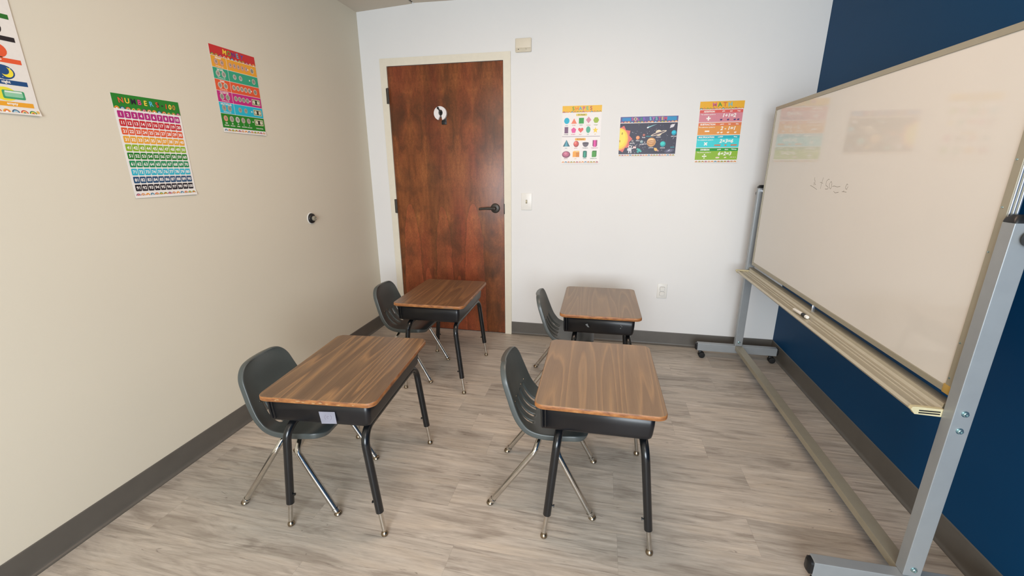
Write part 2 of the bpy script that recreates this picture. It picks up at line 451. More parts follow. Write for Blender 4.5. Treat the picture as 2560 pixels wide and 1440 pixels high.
baseboard('baseboard_right', 'dark grey vinyl baseboard below the navy blue wall', (W, D0, 0), (W, 0, 0), (-1, 0, 0))

# ------------------------------------------------------------------ door
door = struct(mesh_obj('door_1', B(DL, DL + DW, -0.010, 0.034, 0.006, DH, 0.0015), M['door']), 'reddish brown stained wooden door, closed', 'door')
bm = bmesh.new()
g = 0.003
outer = [(DL - FW, 0), (DL - FW, DH + FW), (DL + DW + FW, DH + FW), (DL + DW + FW, 0)]
inner = [(DL - g, 0), (DL - g, DH + g), (DL + DW + g, DH + g), (DL + DW + g, 0)]
def frame_pieces(bm, y0, y1):
    for k in range(3):
        a, b = outer[k], outer[k + 1]; c, d = inner[k + 1], inner[k]
        loft(bm, [[(a[0], y0, a[1]), (b[0], y0, b[1]), (c[0], y0, c[1]), (d[0], y0, d[1])], [(a[0], y1, a[1]), (b[0], y1, b[1]), (c[0], y1, c[1]), (d[0], y1, d[1])]])
frame_pieces(bm, -0.014, -0.0002)
for x0, x1 in ((DL - g, DL + 0.014), (DL + DW - 0.014, DL + DW + g)): box(bm, x0, x1, 0.036, 0.10, 0, DH)   # stops behind the leaf
mesh_obj('door_frame', bm, M['frame'], door, smooth=False)['label'] = 'cream painted metal door frame'
bm = bmesh.new()
hx, hz = 1.070, 1.070
lathe(bm, [(0, 0.0), (0.038, 0.0), (0.0385, 0.003), (0.036, 0.009), (0.030, 0.012), (0.014, 0.014), (0.0115, 0.018), (0.0115, 0.050), (0.008, 0.054), (0, 0.055)], axis_mtx((hx, -0.010, hz), (0, -1, 0)), 32)
pts = fillet([(hx, -0.053, hz), (hx - 0.012, -0.056, hz), (hx - 0.060, -0.058, hz + 0.001), (hx - 0.125, -0.054, hz - 0.005)], [0.01, 0.04], 6)
vr = []
for i, p in enumerate(pts):
    t = i / (len(pts) - 1); hh = 0.0125 - 0.003 * t; ww = 0.0065 - 0.001 * t
    vr.append([(p.x, p.y + ww * cos(a), p.z + hh * sin(a)) for a in [2 * pi * k / 12 for k in range(12)]])
loft(bm, vr)
mesh_obj('door_handle', bm, M['iron'], door, angle=50)['label'] = 'dark bronze lever handle on a round rose'
for z in (1.925, 1.075, 0.23):
    bm = bmesh.new()
    lathe(bm, [(0, 0), (0.0065, 0), (0.0065, 0.115), (0, 0.115)], Matrix.Translation((DL - 0.004, -0.020, z - 0.0575)), 12)
    box(bm, DL - 0.020, DL - 0.004, -0.0165, -0.0138, z - 0.056, z + 0.056)
    for k in (1, 2): box(bm, DL - 0.0107, DL + 0.0027, -0.0267, -0.0140, z - 0.0575 + k * 0.038, z - 0.0570 + k * 0.038)
    mesh_obj('hinge', bm, M['iron'], door)
mesh_obj('strike_plate', B(DL + DW - 0.001, DL + DW + 0.0075, -0.0165, -0.0095, 1.025, 1.105, 0.001), M['iron'], door)

# black hook on the door, and the white pinch guard hanging from it
bm = bmesh.new()
box(bm, 0.655, 0.690, -0.0125, -0.0102, 1.706, 1.806, 0.001)
tube(bm, fillet([(0.672, -0.012, 1.79), (0.672, -0.030, 1.795), (0.652, -0.042, 1.80), (0.636, -0.046, 1.823)], [0.008, 0.012], 6), [0.006] * 16 if False else 0.0055, 10)
lathe(bm, [(0.0088 * sin(pi * k / 8), -0.0088 * cos(pi * k / 8)) for k in range(9)], Matrix.Translation((0.636, -0.046, 1.823)), 18)
box(bm, 0.650, 0.688, -0.0168, -0.0122, 1.706, 1.735, 0.002)
lathe(bm, [(0, 0), (0.026, 0), (0.027, 0.003), (0.024, 0.0045), (0, 0.0045)], axis_mtx((0.657, -0.012, 1.783), (0, -1, 0)), 20)
tag(mesh_obj('coat_hook', bm, M['black_plastic']), 'black hook fixed high on the wooden door', 'hook')
bm = bmesh.new()
ang0, ang1 = rad(-72), rad(250)
cxg, czg = 0.649, 1.786
ringo = [(cxg + 0.0505 * cos(ang0 + (ang1 - ang0) * k / 48), czg + 0.0505 * sin(ang0 + (ang1 - ang0) * k / 48)) for k in range(49)]
ringi = [(cxg + 0.004 + 0.0175 * cos(ang0 + (ang1 - ang0) * k / 48), czg + 0.004 + 0.0215 * sin(ang0 + (ang1 - ang0) * k / 48)) for k in range(49)]
poly = ringo + ringi[::-1]
prism(bm, [(x, z) for x, z in poly], 'y', -0.0385, -0.0175)
es = [e for e in bm.edges if e.calc_face_angle(0) > 0.9]
bmesh.ops.bevel(bm, geom=es, offset=0.004, segments=3, affect='EDGES')
tag(mesh_obj('door_pinch_guard', bm, simple('white foam', '#E9E6E6', 0.7, var=0.02), angle=60), 'white C-shaped foam door guard hanging on the black hook', 'door guard')

# small wall devices
t = thing('wall_sensor', 'ivory wall sensor box with two tiny holes above right of the door', 'sensor', (1.294, 0, 2.225))
mesh_obj('housing', B(-0.058, 0.058, -0.024, -0.0005, -0.044, 0.044, 0.005, 3), M['ivory_plastic'], t, angle=60)
bm = bmesh.new(); box(bm, -0.054, 0.054, -0.0252, -0.0238, -0.040, -0.018, 0.0005)
mesh_obj('grille_strip', bm, simple('darker ivory plastic', '#D0C7B2', 0.5), t)
for x, r in ((-0.034, 0.003), (0.022, 0.002)):
    bm = bmesh.new(); lathe(bm, [(0, 0), (r, 0), (r, 0.001), (0, 0.001)], axis_mtx((x, -0.0252, -0.028), (0, -1, 0)), 12)
    mesh_obj('sensor_hole', bm, M['slot'], t)
t = thing('light_switch', 'white toggle light switch beside the door handle side', 'switch', (1.3215, 0, 1.124))
mesh_obj('switch_plate', B(-0.0425, 0.0425, -0.0065, -0.0003, -0.066, 0.066, 0.0028, 3), M['white_plastic'], t, angle=60)
mesh_obj('toggle_slot', B(-0.0065, 0.0065, -0.0075, -0.0062, -0.014, 0.014), simple('shadowed ivory slot', '#8C8570', 0.6), t)
bm = bmesh.new(); loft(bm, [[(-.0045, -.007, -.008), (.0045, -.007, -.008), (.0045, -.007, .006), (-.0045, -.007, .006)], [(-.0035, -.017, .004), (.0035, -.017, .004), (.0035, -.016, .010), (-.0035, -.016, .010)]])
mesh_obj('toggle', bm, simple('yellowed toggle', '#D8D0B4', 0.4), t)
for z in (0.030, -0.030):
    bm = bmesh.new(); lathe(bm, [(0, 0), (0.003, 0), (0.0026, 0.0012), (0, 0.0014)], axis_mtx((0, -0.0063, z), (0, -1, 0)), 12)
    mesh_obj('screw', bm, M['white_plastic'], t)
t = thing('wall_outlet', 'white double wall outlet low on the wall right of the far desk', 'outlet', (2.3995, 0, 0.451))
mesh_obj('outlet_plate', B(-0.037, 0.037, -0.0065, -0.0003, -0.058, 0.058, 0.0028, 3), M['white_plastic'], t, angle=60)
for z in (0.0195, -0.0195):
    bm = bmesh.new(); prism(bm, rrect(-0.0165, 0.0165, z - 0.0150, z + 0.0150, 0.007), 'y', -0.0135, -0.006, 0.001)
    mesh_obj('plug_cover', bm, M['white_plastic'], t, angle=40)
    bm = bmesh.new(); prism(bm, rrect(-0.0185, 0.0185, z - 0.0172, z + 0.0172, 0.008), 'y', -0.0072, -0.006)
    mesh_obj('shade_rim', bm, simple('grey receptacle shadow line', '#A9A9A8', 0.6), t, angle=40)  # grey rim paints in the shade line round each socket
t = thing('door_stop', 'round black door stop with a grey rubber nose on the left wall', 'door stop', (0, -0.828, 1.061))
bm = bmesh.new(); lathe(bm, [(0, 0.0003), (0.0385, 0.0003), (0.0385, 0.002), (0.036, 0.004), (0, 0.004)], axis_mtx((0, 0, 0), (1, 0, 0)), 32)
mesh_obj('back_plate', bm, M['white_plastic'], t)
bm = bmesh.new(); lathe(bm, [(0, 0.004), (0.033, 0.004), (0.0335, 0.008), (0.031, 0.014), (0.025, 0.018), (0.019, 0.019), (0, 0.019)], axis_mtx((0, 0, 0), (1, 0, 0)), 32)
mesh_obj('cup', bm, M['black_plastic'], t)
bm = bmesh.new(); lathe(bm, [(0, 0.019), (0.016, 0.019), (0.0165, 0.028), (0.015, 0.034), (0.009, 0.036), (0.007, 0.032), (0, 0.031)], axis_mtx((0, 0, 0), (1, 0, 0)), 24)
mesh_obj('rubber_nose', bm, simple('grey rubber', '#8E8878', 0.55), t)

# recessed ceiling lights (outside the photo, they light the room)
for (lx, ly), p in LAMPS:
    t = thing('ceiling_light', 'recessed rectangular ceiling light over the %s' % ('desks' if ly > -3 else 'viewer'), 'ceiling light', (lx, ly, H), group='recessed ceiling lights')
    bm = bmesh.new()
    for a in ((-.61, -.585, -.31, .31), (.585, .61, -.31, .31), (-.585, .585, -.31, -.285), (-.585, .585, .285, .31)): box(bm, *a, -0.012, -0.0005)
    mesh_obj('frame', bm, M['white_plastic'], t)
    mesh_obj('diffuser', B(-.585, .585, -.285, .285, -0.008, -0.0008), M['diffuser'], t)

# ------------------------------------------------------------------ student desks
def foot_glide(bm, p, stem_top, r=0.0135):
    x, y = p
    lathe(bm, [(0, 0.0005), (r * 0.72, 0.0005), (r * 0.98, 0.003), (r * 1.02, 0.008), (r * 0.9, 0.014), (r * 0.62, 0.018), (r * 0.58, 0.020), (r * 0.58, 0.026), (0, 0.026)], Matrix.Translation((x, y, 0)), 20)
def make_desk(label, height=0.585):
    t = thing('student_desk', label, 'desk', group='student desks with wood-look tops')
    dz = height - 0.585
    hx_, hy_ = 0.2275, 0.2995
    # top: laminate face over an edge band
    zt = height
    bm = bmesh.new()
    rings = []
    for ins, z in ((0.003, zt - 0.0195), (0.0, zt - 0.0165), (0.0, zt - 0.004), (0.0012, zt - 0.0012)):
        rings.append([(x, y, z) for x, y in rrect(-hx_ + ins, hx_ - ins, -hy_ + ins, hy_ - ins, 0.034)])
    loft(bm, rings, cap1=False)
    eb = mesh_obj('tabletop', bm, [M['edge'], M['laminate']], t, angle=50)
    bm2 = bmesh.new(); bm2.from_mesh(eb.data)
    ring = [(x, y, zt - 0.0012) for x, y in rrect(-hx_ + .0012, hx_ - .0012, -hy_ + .0012, hy_ - .0012, 0.034)]
    loft(bm2, [ring, [(x, y, zt) for x, y in rrect(-hx_ + .003, hx_ - .003, -hy_ + .003, hy_ - .003, 0.032)]], cap0=False, mat=1)
    bmesh.ops.remove_doubles(bm2, verts=bm2.verts, dist=0.0001)
    bmesh.ops.recalc_face_normals(bm2, faces=bm2.faces)
    bm2.to_mesh(eb.data); bm2.free()
    # book box: open on the student's side (-x)
    x0, x1, yb = -0.200, 0.192, 0.272
    def outline(ins, z):
        xx1, yy = x1 - ins, yb - ins; r = 0.018
        pts = [(x0, -yy)]
        for k in range(9):
            a = rad(-90 + 90 * k / 8); pts.append((xx1 - r + r * cos(a), -yy + r + r * sin(a)))
        for k in range(9):
            a = rad(90 * k / 8); pts.append((xx1 - r + r * cos(a), yy - r + r * sin(a)))
        pts.append((x0, yy)); return [(px, py, z + dz) for px, py in pts]
    bm = bmesh.new()
    lv = [(0.0, 0.5653), (0.001, 0.52), (0.004, 0.485), (0.006, 0.474), (0.010, 0.4685), (0.018, 0.4655)]
    loft(bm, [outline(i, z) for i, z in lv], cap0=False, cap1=True, closed=False)
    bx = mesh_obj('book_box', bm, M['metal_black'], t, angle=50)
    sm = bx.modifiers.new('thickness', 'SOLIDIFY'); sm.thickness = 0.0016; sm.offset = 0
    for s in (-1, 1):      # double rolled lips at the open edge
        bm = bmesh.new()
        for xx, rr in ((x0 - 0.001, 0.0042), (x0 + 0.012, 0.0030)):
            tube(bm, [(xx, s * (yb + 0.0005), 0.5650 + dz), (xx + 0.001, s * (yb - 0.001), 0.52 + dz), (xx + 0.002, s * (yb - 0.005), 0.478 + dz)], rr, 10)
        mesh_obj('rolled_lip', bm, M['tube_black'], bx)
    # leg frames: one tube along each side under the box, bending down at both ends
    for sx in (-1, 1):
        bm = bmesh.new(); tube(bm, [(sx * 0.148 + 0.012, -0.19, 0.4495 + dz), (sx * 0.148 + 0.012, 0.19, 0.4495 + dz)], 0.0152)
        mesh_obj('leg_rail', bm, M['tube_black'], t)
        for sy in (-1, 1):
            cx_ = 0.015
            foot = Vector((sx * 0.197 + cx_, sy * 0.288, 0.0)); knee = Vector((sx * 0.152 + cx_ - 0.003, sy * 0.2765, 0.4495 + dz))
            d = (foot - knee)
            lo = knee + d * ((knee.z - 0.108) / knee.z)
            start = Vector((sx * 0.148 + 0.012, sy * 0.188, 0.4495 + dz))
            bm = bmesh.new(); tube(bm, fillet([start, knee, lo], [0.062], 14), 0.0152)
            leg = mesh_obj('leg', bm, M['tube_black'], t, angle=60)
            bm = bmesh.new(); tube(bm, [lo - d.normalized() * 0.004, Vector((foot.x, foot.y, 0.024))], 0.0088)
            ci = mesh_obj('leg_insert', bm, M['chrome'], leg); ci['label'] = 'chrome height insert'
            bm = bmesh.new(); foot_glide(bm, (foot.x, foot.y), 0)
            mesh_obj('glide', bm, M['nickel'], leg)['label'] = 'tarnished round metal glide'
            pz = knee + d * ((knee.z - 0.150) / knee.z)
            bm = bmesh.new(); tube(bm, [pz + Vector((-sx * 0.012, 0, 0)), pz + Vector((-sx * 0.022, 0, 0))], 0.0032, 8)
            lathe(bm, [(0, 0), (0.0052, 0), (0.0052, 0.004), (0, 0.004)], axis_mtx(pz + Vector((-sx * 0.019, 0, 0)), (-sx, 0, 0)), 8)
            mesh_obj('height_screw', bm, M['tube_black'], leg)
            bm = bmesh.new(); box(bm, start.x - 0.019, start.x + 0.019, min(sy * 0.19, sy * 0.245), max(sy * 0.19, sy * 0.245), 0.4625 + dz, 0.4655 + dz)
            mesh_obj('mounting_plate', bm, M['metal_black'], t)
    return t
def copy_tree(o, parent=None):
    c = o.copy(); col.objects.link(c)
    if parent is not None: c.parent = parent
    for ch in [x for x in bpy.data.objects if x.parent == o]: copy_tree(ch, c)
    return c
def place(o, x, y, a): o.location = (x, y, 0); o.rotation_euler = (0, 0, rad(a)); return o

desk = place(make_desk('front left student desk with a paper note stuck on its black box'), 0.905, -1.878, 4.6)
def again(src, x, y, a, label):
    o = place(copy_tree(src), x, y, a); o['label'] = label; return o
desk_b = again(desk, 1.930, -1.742, 0.6, 'student desk in front at the right, smudged black box and paler top')
desk_c = again(desk, 0.892, -0.769, 1.0, 'student desk standing before the wooden door')
desk_d = again(desk, 1.925, -0.775, 0.6, 'student desk by the white wall below the shapes poster')
for dk, tint in ((desk, (1.0, 0.97, 0.95, 1.0)), (desk_b, (1.17, 1.22, 1.27, 0.6)), (desk_c, (0.86, 0.74, 0.68, 0.8)), (desk_d, (1.08, 1.15, 1.23, 0.55))):  # desk_c tint paints in the door's reflection, desk_d tint its glossy reflection
    for o in bpy.data.objects:
        if o.parent == dk and o.name.startswith('tabletop'): o.color = tint
def surface_marks(desk, name, mat, polys, y):
    """thin wear marks on the near face of one desk's box"""
    par = [o for o in bpy.data.objects if o.parent == desk and o.name.startswith('tabletop' if 'edge' in name else 'book_box')][0]
    for poly in polys:
        bm = bmesh.new(); prism(bm, poly, 'y', y - 0.0004, y); mesh_obj(name, bm, mat, par, smooth=False)
rr_ = random.Random(3)
def blob(cx, cz, rx, rz, n=11):
    return [(cx + rx * rr_.uniform(0.6, 1) * cos(2 * pi * k / n), cz + rz * rr_.uniform(0.6, 1) * sin(2 * pi * k / n)) for k in range(n)]
def chip(cx, cz, rx, rz, n=16):
    return [(cx + rx * rr_.uniform(0.35, 1) * cos(2 * pi * k / n), cz + rz * rr_.uniform(0.35, 1) * sin(2 * pi * k / n)) for k in range(n)]
surface_marks(desk_d, 'paint_scuff', M['scuff'], [[(-0.080, 0.522), (-0.068, 0.528), (-0.062, 0.514), (-0.056, 0.506), (-0.066, 0.507), (-0.074, 0.516)], blob(0.117, 0.530, 0.003, 0.0025), blob(0.122, 0.522, 0.003, 0.0025), blob(0.116, 0.512, 0.003, 0.004)], -0.2728)
surface_marks(desk, 'edge_chip', M['chip'], [chip(-0.14, 0.5775, 0.010, 0.0028), chip(-0.148, 0.574, 0.006, 0.002), chip(-0.060, 0.5775, 0.014, 0.003), chip(-0.040, 0.5745, 0.009, 0.002), chip(0.000, 0.573, 0.010, 0.0028), chip(0.026, 0.5755, 0.012, 0.003), chip(0.05, 0.573, 0.008, 0.002), chip(0.095, 0.5725, 0.012, 0.002), chip(0.15, 0.575, 0.007, 0.002)], -0.2996)
surface_marks(desk_c, 'edge_chip', simple('grey chipped edge', '#7D6A55', 0.8), [[(0.10, 0.5705), (0.17, 0.5695), (0.165, 0.5735), (0.11, 0.5745)]], -0.2996)

# paper note on the near face of the first desk's box
nt = thing('paper_note', 'small pale grey paper note stuck on the front left desk box', 'note', (0.905, -1.878, 0), rad(4.6))
bm = bmesh.new(); loft(bm, [[(-0.002, y, 0.5235), (0.061, y, 0.5265), (0.064, y, 0.4775), (0.004, y, 0.4735)] for y in (-0.2746, -0.2740)])
mesh_obj('paper', bm, M['paper'], nt, smooth=False)
bm = bmesh.new()
for pts in ([(0.024, 0.512), (0.020, 0.505), (0.019, 0.499), (0.022, 0.492)], [(0.036, 0.506), (0.031, 0.508), (0.028, 0.503), (0.029, 0.498), (0.034, 0.497)], [(0.042, 0.512), (0.046, 0.505), (0.045, 0.498), (0.041, 0.492)]):
    tube(bm, [(x, -0.2746, z) for x, z in pts], 0.0006, 6)
mesh_obj('pencil_marks', bm, M['pencil'], nt)

# ------------------------------------------------------------------ chairs
def lerp_path(P, s):
    for (s0, a), (s1, b) in zip(P, P[1:]):
        if s <= s1: f = (s - s0) / (s1 - s0); return [x + (y - x) * f for x, y in zip(a, b)]
    return list(P[-1][1])
def make_chair(label):
    t = thing('school_chair', label, 'chair', group='grey-blue plastic school chairs')
    # profile of the shell in the x-z plane, from the top of the back to the front lip
    key = [(-0.168, 0.608), (-0.158, 0.568), (-0.146, 0.520), (-0.130, 0.465), (-0.108, 0.410), (-0.078, 0.372), (-0.040, 0.356), (0.010, 0.352), (0.070, 0.356), (0.120, 0.363), (0.156, 0.365), (0.178, 0.356)]
    cp = [Vector((x, 0, z)) for x, z in key]
    def cr(i, f):
        p = [cp[max(0, min(len(cp) - 1, i + k))] for k in (-1, 0, 1, 2)]
        return 0.5 * ((2*p[1]) + (-p[0] + p[2]) * f + (2*p[0] - 5*p[1] + 4*p[2] - p[3]) * f*f + (-p[0] + 3*p[1] - 3*p[2] + p[3]) * f**3)
    dense = [cr(i, k / 20) for i in range(len(cp) - 1) for k in range(20)] + [cp[-1]]
    L = [0]
    for a, b in zip(dense, dense[1:]): L.append(L[-1] + (b - a).length)
    tot = L[-1]
    def at(s):
        s = max(0, min(tot, s))
        for i in range(len(L) - 1):
            if s <= L[i+1]:
                f = (s - L[i]) / max(1e-9, L[i+1] - L[i]); p = dense[i].lerp(dense[i+1], f); d = (dense[i+1] - dense[i]).normalized(); return p, d
        return dense[-1], (dense[-1] - dense[-2]).normalized()
    rt, rf = 0.055, 0.055
    S = [0, 0.002, 0.008, 0.018, 0.032, 0.048, 0.062] + [0.062 + (tot - 0.122) * k / 26 for k in range(1, 26)] + [tot - 0.060, tot - 0.046, tot - 0.031, tot - 0.018, tot - 0.008, tot - 0.002, tot]
    def halfw(s):
        w = lerp_path([(0, (0.128,)), (0.06, (0.140,)), (0.14, (0.153,)), (0.22, (0.162,)), (0.30, (0.166,)), (tot, (0.160,))], s)[0]
        if s < rt: w -= rt - math.sqrt(max(0, rt * rt - (rt - s) ** 2))
        e = tot - s
        if e < rf: w -= rf - math.sqrt(max(0, rf * rf - (rf - e) ** 2))
        return w
    cen = (0.51, 0.17, -0.17, -0.51); hw = 0.064
    V = sorted({round(v, 4) for v in [-1, -0.95, -0.86, -0.74, 1, 0.95, 0.86, 0.74] + [c + s * hw for c in cen for s in (-1, 1)] + [-0.34, 0.0, 0.34, -0.65, 0.65]})
    def P(s, v):
        p, d = at(s); n = Vector((-d.z, 0, d.x))
        if n.x < 0 and s < tot * 0.4: n = -n
        if s >= tot * 0.4 and n.z < 0: n = -n
        w = halfw(s)
        for c_ in cen:        # slots narrow towards their upper end
            if abs(abs(v - c_) - hw) < 1e-3 and 0.12 < s < 0.34:
                tp = max(0.0, min(1.0, (s - 0.16) / 0.11)); v = c_ + (v - c_) * (0.42 + 0.58 * tp)
        dish = lerp_path([(0, (0.010,)), (0.12, (0.020,)), (0.24, (0.024,)), (0.34, (0.012,)), (tot - 0.06, (0.006,)), (tot, (0.0,))], s)[0]
        edge = abs(v) ** 2.6
        q = p + Vector((0, v * w, 0)) + n * dish * edge
        # top edge arches slightly
        if s < 0.05: q += -d * 0.008 * (1 - min(1, (v * w / 0.17) ** 2)) * (1 - s / 0.05)
        return q, n
    bm = bmesh.new(); grid = []
    nrm = {}
    for s in S:
        row = []
        for v in V:
            q, n = P(s, v); vert = bm.verts.new(q); row.append(vert); nrm[vert] = n
        grid.append(row)
    s0, s1 = 0.168, 0.288
    for i in range(len(S) - 1):
        for j in range(len(V) - 1):
            vm = (V[j] + V[j+1]) / 2; smid = (S[i] + S[i+1]) / 2
            if s0 < smid < s1 and any(abs(vm - c) < hw for c in cen): continue
            bm.faces.new((grid[i][j], grid[i][j+1], grid[i+1][j+1], grid[i+1][j]))
    bm.verts.ensure_lookup_table()
    be = [e for e in bm.edges if len(e.link_faces) == 1]
    outer_v = set(grid[0]) | set(grid[-1]) | {r[0] for r in grid} | {r[-1] for r in grid}
    cenp = sum((v.co for v in bm.verts), Vector()) / len(bm.verts)
    def out_dir(v):
        i = next(i for i, r in enumerate(grid) if v in r); j = grid[i].index(v)
        _, d = at(S[i]); o = Vector((0, 0, 0))
        if j == 0: o += Vector((0, -1, 0))
        if j == len(V) - 1: o += Vector((0, 1, 0))
        vv = V[j]
        if S[i] < rt: f = 1 - S[i] / rt; o = o * (1 - f) + (-d) * f + Vector((0, vv * (1 - f), 0))
        e = tot - S[i]
        if e < rf: f = 1 - e / rf; o = o * (1 - f) + d * f + Vector((0, vv * (1 - f), 0))
        return o.normalized() if o.length > 1e-6 else Vector((0, 0, 0))
    prev = {v: v for v in outer_v}
    oe = [e for e in be if e.verts[0] in outer_v and e.verts[1] in outer_v]
    od = {v: out_dir(v) for v in outer_v}
    for o_, dn in ((0.0036, 0.0003), (0.0058, 0.0026), (0.0066, 0.0110), (0.0070, 0.0235)):
        cur = {v: bm.verts.new(v.co + od[v] * o_ - nrm[v] * dn) for v in outer_v}
        for e in oe:
            a, b = e.verts; bm.faces.new((prev[a], prev[b], cur[b], cur[a]))
        prev = cur
    ie = [e for e in be if e not in oe]; iv = {v for e in ie for v in e.verts}
    cur = {v: bm.verts.new(v.co - nrm[v] * 0.011) for v in iv}
    for e in ie:
        a, b = e.verts; bm.faces.new((a, b, cur[b], cur[a]))
    sh = mesh_obj('seat_shell', bm, M['chair'], t, angle=180)
    so = sh.modifiers.new('thickness', 'SOLIDIFY'); so.thickness = 0.0038; so.offset = -1
    su = sh.modifiers.new('smooth', 'SUBSURF'); su.levels = 1; su.render_levels = 2
    # metal strap behind the back, rivets through it
    bm = bmesh.new()
    rings = []
    for k in range(9):
        v = -0.52 + 1.04 * k / 8; q, n = P(0.155, v); q = q - n * 0.0110; d = at(0.155)[1]
        rings.append([q + d * 0.009 - n * 0.0015, q + d * 0.009 + n * 0.0015, q - d * 0.009 + n * 0.0015, q - d * 0.009 - n * 0.0015])
    loft(bm, rings); mesh_obj('back_strap', bm, M['chrome'], t)
    for v in (-0.64, -0.34, 0.34, 0.64):
        q, n = P(0.160, v); bm = bmesh.new()
        lathe(bm, [(0, -0.010), (0.0035, -0.010), (0.0035, 0.0), (0.0034, 0.0004), (0.0028, 0.0014), (0, 0.0018)], axis_mtx(q, n), 12)
        mesh_obj('rivet', bm, M['nickel'], t)
    # two leg frames: tubes cross under the seat and lean out fore and aft
    r = 0.0118
    for sx, xb, xk, fx in ((-1, -0.010, -0.026, -0.2125), (1, 0.052, 0.066, 0.2125)):
        bm = bmesh.new(); tube(bm, [(xb, -0.09, 0.331), (xb, 0.09, 0.331)], r)
        mesh_obj('cross_tube', bm, M['chrome'], t)
        for sy in (-1, 1):
            foot = Vector((fx, sy * 0.176, 0.010)); knee = Vector((xk, sy * 0.168, 0.282)); a = Vector((xb, sy * 0.088, 0.331)); b = Vector((xb, sy * 0.112, 0.330))
            lo = knee.lerp(foot, 0.935)
            bm = bmesh.new(); tube(bm, fillet([a, b, knee, lo], [0.02, 0.036], 10), r)
            leg = mesh_obj('leg', bm, M['chrome'], t, angle=60)
            d = (foot - knee).normalized()
            bm = bmesh.new()
            lathe(bm, [(0.0128, 0.034), (0.0138, 0.033), (0.0138, 0.020), (0.0128, 0.019), (0.0105, 0.014), (0, 0.012)], axis_mtx(foot + d * 0.012, -d), 20)
            mesh_obj('ferrule', bm, M['chrome'], leg)
            bm = bmesh.new(); lathe(bm, [(0, 0.0004), (0.010, 0.0004), (0.0150, 0.003), (0.0162, 0.0065), (0.0140, 0.012), (0.0090, 0.0165), (0, 0.018)], Matrix.Translation((foot.x + d.x * 0.004, foot.y, 0)), 20)
            mesh_obj('glide', bm, M['nickel'], leg)
    return t
chair = place(make_chair('grey-blue plastic chair pushed under the desk with the paper note'), 0.675, -1.930, 3.5)
again(chair, 1.717, -1.730, 0.5, 'grey-blue plastic chair at the front right desk, slotted back in full view')
again(chair, 0.628, -0.785, 1.0, 'grey-blue plastic chair in the corner at the desk before the door')
again(chair, 1.716, -0.765, 1.0, 'grey-blue plastic chair at the desk by the white wall')

# ------------------------------------------------------------------ rolling whiteboard
wb = thing('rolling_whiteboard', 'large whiteboard on a grey metal stand with casters before the blue wall', 'whiteboard', (2.94, -1.13, 0))
def wpart(name, bm, mat, parent=wb, **k):
    bm.transform(Matrix.Translation((-2.94, 1.13, 0)))
    return mesh_obj(name, bm, mat, parent, **k)
YF, YN, ZB, ZT, XF = -0.262, -2.016, 0.742, 1.736, 2.922
FWD = 0.020
wpart('writing_panel', B(XF + 0.004, XF + 0.020, YN + FWD * .8, YF - FWD * .8, ZB + FWD * .8, ZT - FWD * .8), M['board'], smooth=False)
bm = bmesh.new()
box(bm, XF, XF + 0.024, YN, YF, ZB, ZB + FWD, 0.002); box(bm, XF, XF + 0.024, YN, YF, ZT - FWD, ZT, 0.002)
box(bm, XF, XF + 0.024, YF - FWD * 0.6, YF, ZB + FWD, ZT - FWD, 0.001); box(bm, XF, XF + 0.024, YN, YN + FWD * 1.25, ZB + FWD, ZT - FWD, 0.001)
fr = wpart('board_frame', bm, M['alu_frame'], wn=True)
bm = bmesh.new()
for x in (XF + 0.002, XF + 0.0105, XF + 0.019): box(bm, x, x + 0.0045, YN - 0.0035, YN - 0.0002, ZB + 0.004, ZT - 0.004, 0.001)
wpart('frame_ribs', bm, M['alu_bright'], fr)
for z in (1.40, 1.281, 1.163, 0.79, 0.90, 1.60):
    bm = bmesh.new(); lathe(bm, [(0, 0), (0.0028, 0), (0.0024, 0.0015), (0, 0.002)], axis_mtx((XF, YN + 0.0175, z), (-1, 0, 0)), 12)
    wpart('frame_screw', bm, M['bolt'], fr)
wpart('corner_tape', B(XF - 0.0012, XF + 0.012, YN - 0.0008, YN + 0.030, ZB - 0.001, ZB + 0.026, 0.0008), M['tape'], fr)['label'] = 'amber tape on the lower near corner'
# dry marker sum on the panel
strokes = [[(-0.9312, 1.3319), (-0.9275, 1.3228), (-0.9409, 1.3143), (-0.9415, 1.3008), (-0.9528, 1.2973)], [(-0.9317, 1.3095), (-0.9345, 1.2938)],
 [(-0.8975, 1.2912), (-0.9107, 1.2903), (-0.9439, 1.2829), (-0.9728, 1.2753)], [(-1.017, 1.3338), (-1.0115, 1.3164), (-1.0084, 1.3011), (-1.0076, 1.2814)],
 [(-0.9919, 1.3101), (-1.0063, 1.3092), (-1.0212, 1.3065)],
 [(-1.0768, 1.3258), (-1.0657, 1.3265), (-1.0538, 1.3177), (-1.0515, 1.307), (-1.0538, 1.2985), (-1.0701, 1.2939), (-1.0823, 1.2881), (-1.0747, 1.2824), (-1.0527, 1.2819)],
 [(-1.0973, 1.3175), (-1.0893, 1.3136), (-1.0856, 1.304), (-1.0925, 1.2896), (-1.1025, 1.2833), (-1.1078, 1.2913), (-1.106, 1.3089), (-1.0973, 1.3175)],
 [(-1.1155, 1.2958), (-1.1278, 1.2989), (-1.1557, 1.2957), (-1.1692, 1.2971), (-1.1814, 1.2986)], [(-1.1331, 1.2754), (-1.1511, 1.2692), (-1.1763, 1.2742)],
 [(-1.2397, 1.3079), (-1.2294, 1.3129), (-1.2293, 1.3036), (-1.2244, 1.2995), (-1.228, 1.2927), (-1.2409, 1.286), (-1.2395, 1.2943), (-1.2452, 1.3008)],
 [(-1.2046, 1.2772), (-1.2177, 1.2779), (-1.2405, 1.2777)], [(-1.2144, 1.2792), (-1.2196, 1.283)]]
bm = bmesh.new()
